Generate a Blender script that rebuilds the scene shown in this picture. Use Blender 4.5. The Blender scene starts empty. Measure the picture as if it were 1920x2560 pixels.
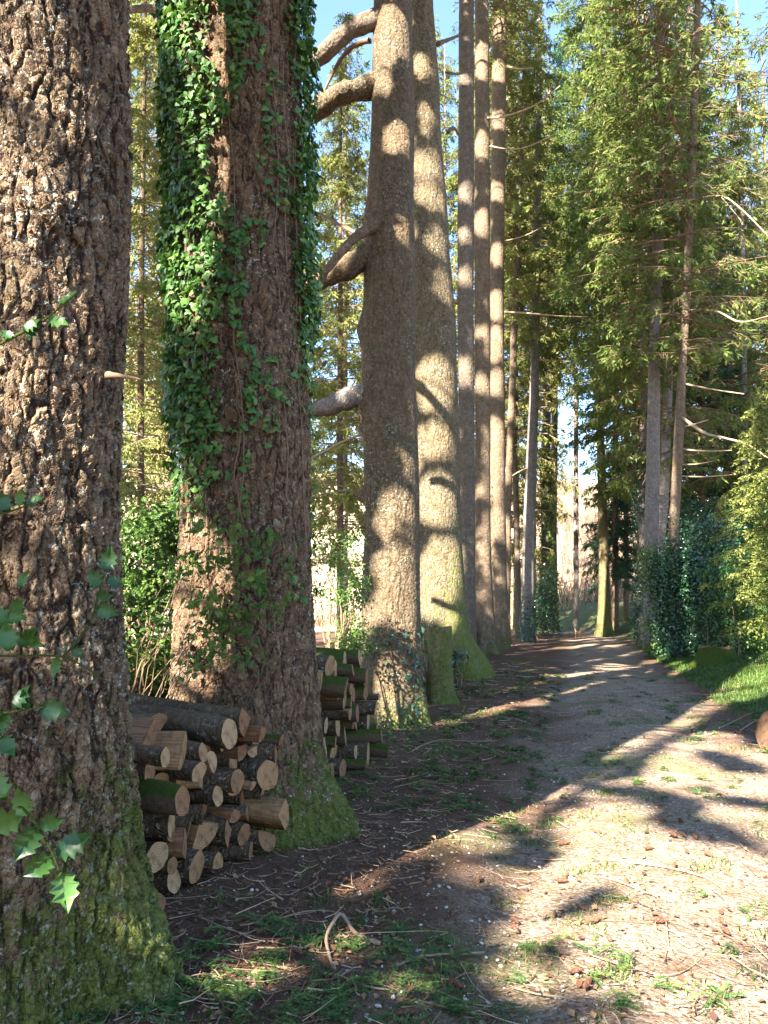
import bpy, math, numpy as np
from math import sin, cos, tan, radians, pi
from mathutils import Vector
# ------------------------------------------------------------------ camera, sky, sun, exposure
sc = bpy.context.scene
COL = sc.collection
F = 1950.0; PITCH = radians(7.0); CZ = 1.6
cam = bpy.data.cameras.new('camera'); camo = bpy.data.objects.new('camera', cam); COL.objects.link(camo)
cam.sensor_fit = 'VERTICAL'; cam.sensor_height = 36.0; cam.lens = F/2560*36.0
cam.clip_start = 0.05; cam.clip_end = 2000
camo.location = (0, 0, CZ); camo.rotation_euler = (pi/2+PITCH, 0, 0)
sc.camera = camo
SUN_HEAD = radians(34); SUN_EL = radians(37)
S = np.array([-sin(SUN_HEAD)*cos(SUN_EL), -cos(SUN_HEAD)*cos(SUN_EL), sin(SUN_EL)])   # towards the sun
world = bpy.data.worlds.new('World'); sc.world = world; world.use_nodes = True
wn = world.node_tree
bg = wn.nodes['Background']
sky = wn.nodes.new('ShaderNodeTexSky'); sky.sky_type = 'NISHITA'; sky.sun_disc = False
sky.sun_elevation = SUN_EL; sky.sun_rotation = math.atan2(S[0], S[1]); sky.air_density = 1.0; sky.dust_density = 0.2; sky.ozone_density = 3.0
wn.links.new(sky.outputs[0], bg.inputs[0]); bg.inputs[1].default_value = 0.064
sl = bpy.data.lights.new('sun', 'SUN'); sl.energy = 5.0; sl.angle = radians(0.53); sl.color = (1.0, 0.93, 0.80)
so = bpy.data.objects.new('sun', sl); COL.objects.link(so)
so.rotation_euler = Vector(S).to_track_quat('Z', 'Y').to_euler()
sc.view_settings.view_transform = 'Standard'; sc.view_settings.look = 'None'
sc.view_settings.exposure = 3.4; sc.view_settings.gamma = 1.0
sc.cycles.use_denoising = True
try: sc.cycles.denoiser = 'OPENIMAGEDENOISE'
except Exception: pass
sc.cycles.max_bounces = 6; sc.cycles.diffuse_bounces = 4; sc.cycles.glossy_bounces = 2; sc.cycles.transmission_bounces = 4
sc.cycles.sample_clamp_indirect = 6.0

# ------------------------------------------------------------------ helpers
R = np.random.default_rng(7)
def tag(o, label=None, cat=None, group=None, kind=None):
    if label: o['label'] = label
    if cat: o['category'] = cat
    if group: o['group'] = group
    if kind: o['kind'] = kind
    return o
def empty(name, loc=(0, 0, 0), label=None, cat=None, group=None):
    o = bpy.data.objects.new(name, None); COL.objects.link(o); o.location = loc; o.empty_display_size = .2
    return tag(o, label, cat, group)
def mesh_np(V, Fs, rnd=None, smooth=False, mats=(), mi=None, vattr=None):
    """V (n,3); Fs = list of int arrays (m,k); rnd per face value"""
    if not isinstance(Fs, (list, tuple)): Fs = [Fs]
    me = bpy.data.meshes.new('m'); V = np.asarray(V, np.float32)
    me.vertices.add(len(V)); me.vertices.foreach_set('co', V.ravel())
    loops = np.concatenate([f.ravel() for f in Fs]).astype(np.int32)
    tot = np.concatenate([np.full(len(f), f.shape[1]) for f in Fs]).astype(np.int32)
    st = np.concatenate([[0], np.cumsum(tot)[:-1]]).astype(np.int32)
    me.loops.add(len(loops)); me.loops.foreach_set('vertex_index', loops)
    me.polygons.add(len(tot)); me.polygons.foreach_set('loop_start', st)
    try: me.polygons.foreach_set('loop_total', tot)
    except Exception: pass
    me.polygons.foreach_set('use_smooth', np.full(len(tot), smooth))
    if mi is not None: me.polygons.foreach_set('material_index', np.asarray(mi, np.int32))
    if rnd is not None:
        a = me.attributes.new('rnd', 'FLOAT', 'FACE'); a.data.foreach_set('value', np.asarray(rnd, np.float32))
    if vattr:
        for k, v in vattr.items():
            a = me.attributes.new(k, 'FLOAT', 'POINT'); a.data.foreach_set('value', np.asarray(v, np.float32))
    for m in mats: me.materials.append(m)
    me.update(calc_edges=True); me.validate()
    return me
def obj(name, me, parent=None, loc=None, rot=None, scale=None):
    o = bpy.data.objects.new(name, me); COL.objects.link(o)
    if parent: o.parent = parent
    if loc is not None: o.location = loc
    if rot is not None: o.rotation_euler = rot
    if scale is not None: o.scale = scale
    return o
def copy_tree(o, parent=None):
    c = o.copy(); COL.objects.link(c); c.parent = parent
    for ch in list(o.children): copy_tree(ch, c)
    return c
cp, sp = cos(PITCH), sin(PITCH)
def P(px, py, D):
    a = (px-960)/F; b = (1280-py)/F
    t = D/(cp-b*sp)
    return np.array([a*t, D, CZ+(sp+b*cp)*t]), t/F
def project(p):
    p = np.atleast_2d(p); y = p[:, 1]; z = p[:, 2]-CZ
    d = y*cp+z*sp; u = -y*sp+z*cp
    d = np.where(np.abs(d) < 1e-4, 1e-4, d)
    return 960+F*p[:, 0]/d, 1280-F*u/d, d
US, UC = .2453, .9694                                   # path heading
def su(x, y): return x*UC-y*US, x*US+y*UC
def xy(s, u): return s*UC+u*US, -s*US+u*UC
def snoise(x, y, seed=0):                                # cheap smooth noise, -1..1
    r = np.random.default_rng(1000+seed); v = 0; a = 1; tot = 0
    for o in range(4):
        for k in range(3):
            th = r.uniform(0, 2*pi); fr = (1.7**(o*1.3))*r.uniform(.7, 1.3); ph = r.uniform(0, 6.28)
            v = v+a*np.sin((x*cos(th)+y*sin(th))*fr+ph+1.3*np.sin((x*sin(th)-y*cos(th))*fr*.6+ph*2))
        tot += a*3; a *= .55
    return v/tot*1.8
def pathc(u): return .15-np.maximum(u-44, 0)**2*.018+.35*np.sin(u*.11)*np.clip((u-14)/15, 0, 1)*0
def H(x, y):
    x = np.asarray(x, float); y = np.asarray(y, float)
    s, u = su(x, y)
    d = s-pathc(u)
    h = .05*snoise(x*.5, y*.5, 1)+.018*snoise(x*2.2, y*2.2, 2)
    near = np.clip(1-np.abs(u)/70, 0, 1)
    h = h-.06*np.exp(-((np.abs(d-.3)-.85)/.3)**2)*near+.02
    h = h+.42*np.clip((d-2.2)/2.2, 0, 1)**1.2*np.clip((u-2)/8, 0, 1)+.05*np.clip((-d-1.9)/1., 0, 1)
    dd = np.sqrt(x*x+y*y); a = y-.15*x
    hill = np.clip(a-66-6*snoise(x*.04, y*.04, 5), 0, None)
    h = h+.30*hill*np.clip(hill/18, 0, 1)**.6*np.clip(1.15-hill/420, .35, 1)+np.clip(hill/40, 0, 1)*1.2*snoise(x*.07, y*.07, 6)
    bank = np.clip((d-.8)/6, 0, 1)*np.clip((u-47)/8, 0, 1)   # grassy bank beyond the pair of trees
    return h+bank*1.6
def ground(px, py):
    D = 3.0
    for _ in range(30):
        p, _t = P(px, py, D); z = float(H(p[0], D))
        a = (1280-py)/F; slope = (sp+a*cp)/(cp-a*sp)
        D = D*.4+.6*max(.5, (CZ-z)/max(1e-3, -slope))
    p, _t = P(px, py, D); return np.array([p[0], D, float(H(p[0], D))])
def G(x, y, dz=0): return (float(x), float(y), float(H(x, y))+dz)

# ------------------------------------------------------------------ materials
MATS = {}
class NT:
    def __init__(s, name):
        s.m = bpy.data.materials.new(name); s.m.use_nodes = True; s.t = s.m.node_tree; s.t.nodes.clear()
        s.out = s.t.nodes.new('ShaderNodeOutputMaterial')
    def n(s, typ, **kw):
        nd = s.t.nodes.new(typ)
        for k, v in kw.items():
            if k.startswith('i_'):
                key = k[2:]; key = int(key) if key.isdigit() else key.replace('_', ' ')
                inp = nd.inputs[key]
                if hasattr(v, 'is_linked') or isinstance(v, bpy.types.NodeSocket): s.t.links.new(v, inp)
                else: inp.default_value = v
            else: setattr(nd, k, v)
        return nd
    def coord(s, which='Object', scale=(1, 1, 1)):
        c = s.n('ShaderNodeTexCoord'); mp = s.n('ShaderNodeMapping'); mp.inputs['Scale'].default_value = scale
        s.t.links.new(c.outputs[which], mp.inputs[0]); return mp.outputs[0]
    def noise(s, vec, scale, detail=4, rough=.6, dist=0):
        return s.n('ShaderNodeTexNoise', i_Vector=vec, i_Scale=scale, i_Detail=detail, i_Roughness=rough, i_Distortion=dist).outputs[0]
    def ramp(s, fac, stops):
        r = s.n('ShaderNodeValToRGB', i_0=fac); e = r.color_ramp.elements
        while len(e) < len(stops): e.new(.5)
        for el, (p, c) in zip(e, stops):
            el.position = p; el.color = (c, c, c, 1) if isinstance(c, (int, float)) else (*c, 1)
        return r.outputs[0]
    def mix(s, fac, a, b, mode='MIX'):
        m = s.n('ShaderNodeMix', data_type='RGBA', blend_type=mode)
        for i, v in ((0, fac), (6, a), (7, b)):
            if isinstance(v, bpy.types.NodeSocket): s.t.links.new(v, m.inputs[i])
            elif i == 0: m.inputs[i].default_value = v
            else: m.inputs[i].default_value = (*v, 1)
        return m.outputs[2]
    def math(s, op, a, b=0.0, c=None, clamp=False):
        m = s.n('ShaderNodeMath', operation=op, use_clamp=clamp)
        for i, v in enumerate((a, b) if c is None else (a, b, c)):
            if isinstance(v, bpy.types.NodeSocket): s.t.links.new(v, m.inputs[i])
            else: m.inputs[i].default_value = v
        return m.outputs[0]
    def attr(s, name): return s.n('ShaderNodeAttribute', attribute_name=name).outputs['Fac']
    def surf(s, color, rough=.85, height=None, bump=.5, dist=.01, spec=.25, trans=0):
        p = s.n('ShaderNodeBsdfPrincipled')
        for key, v in (('Base Color', color), ('Roughness', rough)):
            if isinstance(v, bpy.types.NodeSocket): s.t.links.new(v, p.inputs[key])
            else: p.inputs[key].default_value = (*v, 1) if isinstance(v, tuple) else v
        p.inputs['Specular IOR Level'].default_value = spec
        if height is not None:
            b = s.n('ShaderNodeBump', i_Strength=bump, i_Distance=dist, i_Height=height); s.t.links.new(b.outputs[0], p.inputs['Normal'])
        o = p.outputs[0]
        if trans:
            tr = s.n('ShaderNodeBsdfTranslucent')
            if isinstance(color, bpy.types.NodeSocket): s.t.links.new(color, tr.inputs[0])
            else: tr.inputs[0].default_value = (*color, 1)
            mx = s.n('ShaderNodeMixShader', i_0=trans); s.t.links.new(o, mx.inputs[1]); s.t.links.new(tr.outputs[0], mx.inputs[2]); o = mx.outputs[0]
        s.t.links.new(o, s.out.inputs[0]); return s.m

def bark_mat(name, dark, mid, light, plate=26, zs=.5, moss_h=1.0, moss_amt=.5, lichen=.3, lich_col=(.42, .42, .34), disp=0.0, crack=.16, moss_dir=(1, 0), moss_col=(.075, .11, .012), fiss=.5):
    t = NT(name)
    base = t.coord('Object')
    def warp(vec, sc_, amt, det=3.0):
        nz = t.n('ShaderNodeTexNoise', i_Vector=vec, i_Scale=sc_, i_Detail=det, i_Roughness=.65)
        c0 = t.n('ShaderNodeVectorMath', operation='SUBTRACT', i_0=nz.outputs[1], i_1=(.5, .5, .5))
        w = t.n('ShaderNodeVectorMath', operation='SCALE', i_0=c0.outputs[0]); w.inputs[3].default_value = amt
        return t.n('ShaderNodeVectorMath', operation='ADD', i_0=vec, i_1=w.outputs[0]).outputs[0]
    wv = warp(warp(base, 3.0, .10), plate*.7, .55/plate)
    def vor(zsc, scl, feat='DISTANCE_TO_EDGE'):
        m1 = t.n('ShaderNodeMapping', i_0=wv); m1.inputs['Scale'].default_value = (1, 1, zsc)
        return t.n('ShaderNodeTexVoronoi', feature=feat, i_Vector=m1.outputs[0], i_Scale=scl, i_Randomness=1.0)
    v1 = vor(zs, plate); vc = vor(zs, plate, 'F1'); v3 = vor(zs*1.2, plate*2.3); vc3 = vor(zs*1.2, plate*2.3, 'F1'); v2 = vor(.24, plate*.62)
    nf = t.noise(base, 90, 6, .75); nm = t.noise(base, 9, 4, .6); nl = t.noise(base, 1.6, 3, .6)
    pl = t.ramp(v1.outputs[0], [(0, 0), (crack*.45, .12), (crack, .85), (.5, 1)])
    sm = t.ramp(v3.outputs[0], [(0, 0), (.06, .85), (.4, 1)])
    brk = t.ramp(t.noise(base, 13, 3, .6), [(.38, .35), (.56, 1)])                    # cracks fade in and out
    pl = t.mix(brk, (.72, .72, .72), pl)
    fi = t.mix(t.math('MULTIPLY', fiss, t.ramp(nm, [(.36, .35), (.52, 1)])), (1, 1, 1), t.ramp(v2.outputs[0], [(0, 0), (.07, .2), (.17, 1)]))
    sepc = t.n('ShaderNodeSeparateColor', i_0=vc.outputs['Color']); sep3 = t.n('ShaderNodeSeparateColor', i_0=vc3.outputs['Color'])
    hgt = t.math('MULTIPLY', t.math('MULTIPLY', t.mix(.45, pl, (1, 1, 1)), fi), .66)
    hgt = t.math('ADD', hgt, t.math('MULTIPLY', sm, .16)); hgt = t.math('ADD', hgt, t.math('MULTIPLY', nf, .11))
    hgt = t.math('ADD', hgt, t.math('MULTIPLY', sepc.outputs[0], .18)); hgt = t.math('ADD', hgt, t.math('MULTIPLY', sep3.outputs[0], .16))
    plc = t.mix(sep3.outputs[1], mid, light); plc = t.mix(t.math('MULTIPLY', sepc.outputs[1], .55), plc, tuple(c*q for c, q in zip(mid, (1.05, .8, .7))))
    plc = t.mix(t.ramp(nf, [(.42, 0), (.75, .7)]), plc, tuple(c*.6 for c in mid))
    plc = t.mix(t.ramp(nl, [(.35, 0), (.65, .55)]), plc, tuple(c*.6 for c in mid)); plc = t.mix(t.ramp(t.noise(base, 5.5, 5, .7), [(.42, 0), (.66, .7)]), plc, tuple(c*q for c, q in zip(mid, (.55, .58, .45))))
    col = t.mix(t.ramp(hgt, [(.34, 0), (.60, 1)]), dark, plc); col = t.mix(t.math('MULTIPLY', t.math('SUBTRACT', 1.0, t.ramp(fi, [(.0, 0), (.75, 1)])), .8), col, dark)
    if lichen:
        lf = t.math('MULTIPLY', t.ramp(t.noise(base, 26, 6, .8), [(.555, 0), (.60, 1)]), t.ramp(nl, [(.40, 0), (.62, lichen)]))
        col = t.mix(lf, col, lich_col)
    sx = t.n('ShaderNodeSeparateXYZ', i_0=base)
    hz = t.math('SUBTRACT', 1.0, t.math('DIVIDE', sx.outputs[2], moss_h))
    side = t.math('ADD', t.math('MULTIPLY', sx.outputs[0], moss_dir[0]), t.math('MULTIPLY', sx.outputs[1], moss_dir[1]))
    mf = t.math('ADD', t.math('ADD', hz, side), t.math('MULTIPLY', t.math('SUBTRACT', nm, .5), 4.2))
    mf = t.math('ADD', mf, t.math('MULTIPLY', t.math('SUBTRACT', t.noise(base, 45, 4, .75), .5), 4.5))
    mf = t.math('MULTIPLY', t.ramp(mf, [(.45, 0), (.95, 1)]), moss_amt)
    mc = t.mix(t.noise(base, 70, 3), tuple(c*.35 for c in moss_col), tuple(c*1.5 for c in moss_col))
    col = t.mix(t.math('MULTIPLY', mf, t.ramp(hgt, [(.3, .25), (.6, 1)])), col, mc)
    if disp:
        m = t.surf(col, .9, spec=.15)
        d = t.n('ShaderNodeDisplacement', i_Height=t.math('ADD', hgt, t.math('MULTIPLY', mf, .12)), i_Midlevel=.6, i_Scale=disp); t.t.links.new(d.outputs[0], t.out.inputs[2])
        m.displacement_method = 'BOTH'
    else:
        m = t.surf(col, .9, hgt, 1.0, .05, spec=.15)
    return m

def leaf_mat(name, c1, c2, c3=None, rough=.5, trans=.3, spec=.35, nscale=1.2):
    t = NT(name); a = t.attr('rnd')
    st = [(0, c1), (.55, c2), (1, c3 or c2)]
    col = t.ramp(a, st)
    n = t.noise(t.coord('Object'), nscale, 2)
    col = t.mix(t.ramp(n, [(.3, .0), (.7, .55)]), col, tuple(x*y for x, y in zip(c1, (.8, .85, .8))))
    return t.surf(col, rough, spec=spec, trans=trans)

M = MATS
M['bark_one'] = bark_mat('bark_one', (.022, .012, .008), (.13, .085, .052), (.30, .225, .15), plate=27, zs=.52, moss_h=.55, moss_amt=.7, lichen=.8, disp=.042, moss_dir=(2.3, .2), fiss=1.0)
M['bark_two'] = bark_mat('bark_two', (.024, .012, .008), (.13, .080, .048), (.29, .205, .13), plate=28, moss_h=.42, moss_amt=.75, lichen=.65, disp=.034, moss_dir=(1.5, -.1), zs=.65, fiss=.85)
M['bark_three'] = bark_mat('bark_three', (.05, .034, .02), (.12, .085, .052), (.245, .185, .12), plate=15, moss_h=.5, moss_amt=.7, lichen=.6, crack=.24, zs=.75, fiss=.55)
M['bark_yellow'] = bark_mat('bark_yellow', (.045, .034, .02), (.135, .10, .06), (.28, .22, .135), plate=13, crack=.22, zs=.6, moss_h=2.6, moss_amt=.75, lichen=.8, moss_col=(.11, .14, .022), fiss=.6, moss_dir=(1.2, 0))
M['bark_plain'] = bark_mat('bark_plain', (.04, .024, .016), (.15, .105, .072), (.28, .205, .14), plate=9, crack=.2, zs=.7, moss_h=.8, moss_amt=.6, lichen=.4, fiss=.3)
M['bark_red'] = bark_mat('bark_red', (.03, .018, .014), (.13, .10, .078), (.25, .195, .15), plate=9, crack=.2, zs=.7, moss_h=.6, moss_amt=.5, lichen=.3, fiss=.15)
M['bark_pale'] = bark_mat('bark_pale', (.06, .045, .04), (.20, .165, .15), (.33, .29, .27), plate=14, moss_h=.8, moss_amt=.5, lichen=1, lich_col=(.46, .46, .45), fiss=.1)
M['bark_green'] = bark_mat('bark_green', (.04, .032, .015), (.15, .12, .06), (.24, .20, .11), plate=14, moss_h=3.5, moss_amt=.7, lichen=.5, fiss=.2)
M['twig'] = NT('twig').surf((.15, .095, .06), .8)
t = NT('twig_litter'); M['litter_twig'] = t.surf(t.ramp(t.attr('rnd'), [(0, (.05, .028, .016)), (.5, (.18, .105, .06)), (1, (.42, .30, .20))]), .8)
M['dead_twig'] = NT('dead_twig').surf((.28, .20, .13), .8)
t = NT('stick'); M['stick'] = t.surf(t.mix(t.noise(t.coord(), 30), (.13, .075, .045), (.36, .26, .18)), .8, t.noise(t.coord(), 80), .4)
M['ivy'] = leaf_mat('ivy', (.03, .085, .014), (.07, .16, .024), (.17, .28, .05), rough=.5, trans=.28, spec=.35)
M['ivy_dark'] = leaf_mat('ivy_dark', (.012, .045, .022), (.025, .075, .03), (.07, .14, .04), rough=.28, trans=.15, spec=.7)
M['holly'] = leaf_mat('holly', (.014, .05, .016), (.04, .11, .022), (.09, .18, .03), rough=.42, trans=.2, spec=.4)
M['bush_light'] = leaf_mat('bush_light', (.04, .09, .018), (.10, .17, .03), (.20, .27, .055), rough=.45, trans=.35)
M['spruce'] = leaf_mat('spruce', (.06, .105, .025), (.145, .20, .038), (.28, .30, .08), rough=.6, trans=.55, nscale=.35)
M['spruce_yellow'] = leaf_mat('spruce_yellow', (.13, .15, .035), (.22, .24, .055), (.34, .34, .11), rough=.6, trans=.45, nscale=.4)
M['spruce_blue'] = leaf_mat('spruce_blue', (.016, .06, .034), (.035, .12, .055), (.08, .18, .065), rough=.55, trans=.3)
M['grass'] = leaf_mat('grass', (.03, .07, .012), (.07, .13, .02), (.20, .24, .06), rough=.5, trans=.4)
M['sprig'] = leaf_mat('sprig', (.025, .065, .016), (.055, .12, .024), (.16, .21, .04), rough=.6, trans=.2)
t = NT('leaf_litter'); M['leaf_litter'] = t.surf(t.ramp(t.attr('rnd'), [(0, (.045, .02, .012)), (.6, (.13, .06, .03)), (1, (.28, .17, .09))]), .8)
t = NT('pebble'); M['pebble'] = t.surf(t.ramp(t.attr('rnd'), [(0, (.07, .06, .055)), (.7, (.24, .215, .19)), (1, (.5, .47, .42))]), .8)
t = NT('cone'); M['cone'] = t.surf(t.mix(t.ramp(t.n('ShaderNodeTexVoronoi', i_Vector=t.coord(), i_Scale=75.0).outputs[0], [(.1, 0), (.6, 1)]), (.21, .09, .045), (.07, .03, .018)), .7)
def wood_mat(name, a, b, c):
    t = NT(name); o = t.coord('Object'); nz = t.n('ShaderNodeTexNoise', i_Vector=o, i_Scale=9.0, i_Detail=3.0)
    sx = t.n('ShaderNodeSeparateXYZ', i_0=o)
    r = t.math('SQRT', t.math('ADD', t.math('POWER', sx.outputs[1], 2.0), t.math('POWER', sx.outputs[2], 2.0)))
    r = t.math('ADD', r, t.math('MULTIPLY', nz.outputs[0], .012))
    w = t.math('SINE', t.math('MULTIPLY', r, 520.0))
    f = t.math('MULTIPLY_ADD', w, .22, nz.outputs[0])
    big = t.noise(o, 14, 4, .7)
    col = t.mix(t.ramp(f, [(.25, 0), (.75, 1)]), a, b)
    col = t.mix(t.ramp(big, [(.48, 0), (.66, .8)]), col, c)
    return t.surf(col, .75, t.math('ADD', t.noise(o, 60, 5, .8), f), .5, .006)
M['wood'] = wood_mat('cut_wood', (.19, .10, .042), (.29, .165, .08), (.075, .034, .017))
M['wood_dark'] = wood_mat('cut_wood_dark', (.13, .06, .028), (.24, .12, .055), (.05, .022, .012))
M['wood_pale'] = wood_mat('cut_wood_pale', (.25, .15, .075), (.35, .23, .125), (.11, .06, .03))
M['wood_old'] = wood_mat('cut_wood_old', (.07, .035, .02), (.14, .08, .045), (.025, .014, .009))
M['log_bark'] = bark_mat('log_bark', (.02, .014, .01), (.10, .07, .045), (.19, .14, .09), plate=22, moss_h=-50, moss_amt=0, lichen=.8, fiss=.1)
def mossy(name, thr):
    t = NT(name); o = t.coord('Object'); w = t.coord('Generated')
    n = t.noise(o, 11, 5, .7); g = t.n('ShaderNodeNewGeometry'); s3 = t.n('ShaderNodeSeparateXYZ', i_0=g.outputs['Normal'])
    f = t.math('ADD', t.math('MULTIPLY', s3.outputs[2], .5), n)
    bk = t.mix(t.noise(o, 40, 4), (.03, .02, .014), (.15, .11, .07))
    mc = t.mix(t.noise(o, 30, 5, .8), (.012, .022, .004), (.07, .10, .016))
    return t.surf(t.mix(t.ramp(f, [(thr, 0), (thr+.15, 1)]), bk, mc), .95, t.noise(o, 90, 5, .8), .8, .015, spec=.1)
M['log_moss'] = mossy('log_moss', .55)
M['moss'] = mossy('moss', .2)
M['dog'] = NT('dog_fur').surf((.42, .25, .13), .9)
M['dark'] = NT('dark').surf((.02, .015, .012), .6)
# ------------------------------------------------------------------ geometry helpers
def unit(v): return v/np.maximum(np.linalg.norm(v, axis=-1, keepdims=True), 1e-9)
def basis(nrm, spin):
    """columns: x side, y along, z normal"""
    n = unit(nrm); ref = np.where(np.abs(n[:, 2:3]) > .9, np.array([[1., 0, 0]]), np.array([[0, 0, 1.]]))
    x = unit(np.cross(ref, n)); y = np.cross(n, x)
    c, s = np.cos(spin)[:, None], np.sin(spin)[:, None]
    return np.stack([x*c+y*s, -x*s+y*c, n], axis=2)
def scatter(tv, tf, pos, B, size):
    size = np.asarray(size); size = size[:, None, None] if size.ndim == 1 else size[:, None, :]
    V = np.einsum('nij,nkj->nki', B, tv[None]*size)+pos[:, None]
    n, k = len(pos), len(tv)
    Fs = (tf[None]+(np.arange(n)*k)[:, None, None]).reshape(-1, tf.shape[1])
    return V.reshape(-1, 3), Fs
def rep(r, tf): return np.repeat(r, len(tf))
IVY_V = np.array([(0, .30, .07), (0, 0, 0), (.30, -.12, -.02), (.50, .12, -.08), (.30, .34, .0), (.30, .62, -.04), (0, 1.0, -.10), (-.30, .62, -.04), (-.30, .34, .0), (-.50, .12, -.08), (-.30, -.12, -.02)], float)
IVY_F = np.array([(0, i, i+1) for i in range(1, 10)]+[(0, 10, 1)])
hl = [(.0, .0), (.13, .10), (.30, .16), (.20, .30), (.36, .40), (.23, .53), (.33, .66), (.16, .76), (.0, 1.08)]
HOLLY_V = np.array([(0, y, 0) for x, y in hl]+[(x, y+.03, .10+.1*(i % 2)) for i, (x, y) in enumerate(hl)]+[(-x, y+.03, .10+.1*(i % 2)) for i, (x, y) in enumerate(hl)], float)
HOLLY_F = np.array([(i, 9+i, 10+i, i+1) for i in range(8)]+[(i, i+1, 19+i, 18+i) for i in range(8)])
QL_V = np.array([(0, 0, 0), (.34, .4, .10), (0, 1, 0), (-.34, .4, .10)], float); QL_F = np.array([(0, 1, 2), (0, 2, 3)])
def diamonds(p, d, side, L, W):
    """thin needle sprays: p,d,side (n,3)"""
    n = len(p); L = L[:, None]; W = W[:, None]
    V = np.stack([p, p+d*L*.45+side*W, p+d*L, p+d*L*.45-side*W], axis=1).reshape(-1, 3)
    return V, np.arange(4*n).reshape(n, 4)
def tubes(A, radii, k=3):
    """A (n,m,3) polylines, radii (n,m)"""
    n, m, _ = A.shape
    T = unit(np.gradient(A, axis=1)); ref = np.where(np.abs(T[..., 2:3]) > .9, np.array([1., 0, 0]), np.array([0, 0, 1.]))
    X = unit(np.cross(ref, T)); Y = np.cross(T, X)
    th = np.arange(k)*2*pi/k
    V = A[:, :, None]+radii[:, :, None, None]*(X[:, :, None]*np.cos(th)[None, None, :, None]+Y[:, :, None]*np.sin(th)[None, None, :, None])
    idx = np.arange(n*m*k).reshape(n, m, k); j = np.roll(np.arange(k), -1)
    Fq = np.stack([idx[:, :-1, :], idx[:, :-1][:, :, j], idx[:, 1:][:, :, j], idx[:, 1:, :]], axis=-1).reshape(-1, 4)
    return V.reshape(-1, 3), Fq
class Acc:
    def __init__(s): s.v = []; s.f = []; s.r = []; s.n = 0
    def add(s, V, Fq, r=None):
        s.v.append(V); s.f.append(Fq+s.n); s.n += len(V); s.r.append(np.full(len(Fq), .5) if r is None else r)
    def mesh(s, *mats, smooth=False):
        ks = sorted({f.shape[1] for f in s.f}); Fs = []; rr = []
        for k in ks:
            Fs.append(np.concatenate([f for f in s.f if f.shape[1] == k])); rr.append(np.concatenate([r for f, r in zip(s.f, s.r) if f.shape[1] == k]))
        return mesh_np(np.concatenate(s.v), Fs, np.concatenate(rr), smooth, mats)
def catmull(pts, n):
    pts = np.asarray(pts, float); m = len(pts)
    t = np.linspace(0, m-1, n); i = np.clip(t.astype(int), 0, m-2); f = (t-i)[:, None]
    g = lambda k: pts[np.clip(k, 0, m-1)]
    p0, p1, p2, p3 = g(i-1), g(i), g(i+1), g(i+2)
    return .5*((2*p1)+(-p0+p2)*f+(2*p0-5*p1+4*p2-p3)*f**2+(-p0+3*p1-3*p2+p3)*f**3)
def stick_mesh(pts, r0, r1, mat, n=24, k=7, rng=R, wob=.12):
    A = catmull(pts, n)[None]; rr = np.linspace(r0, r1, n)[None]*(1+wob*np.sin(np.arange(n)*1.9+1)[None]*np.sin(np.arange(n)*.7)[None])
    V, Fq = tubes(A, rr, k)
    caps = [np.arange(k)[::-1][None], (np.arange(k)+(n-1)*k)[None]]
    return mesh_np(V, [Fq]+caps, None, True, (mat,))

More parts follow.
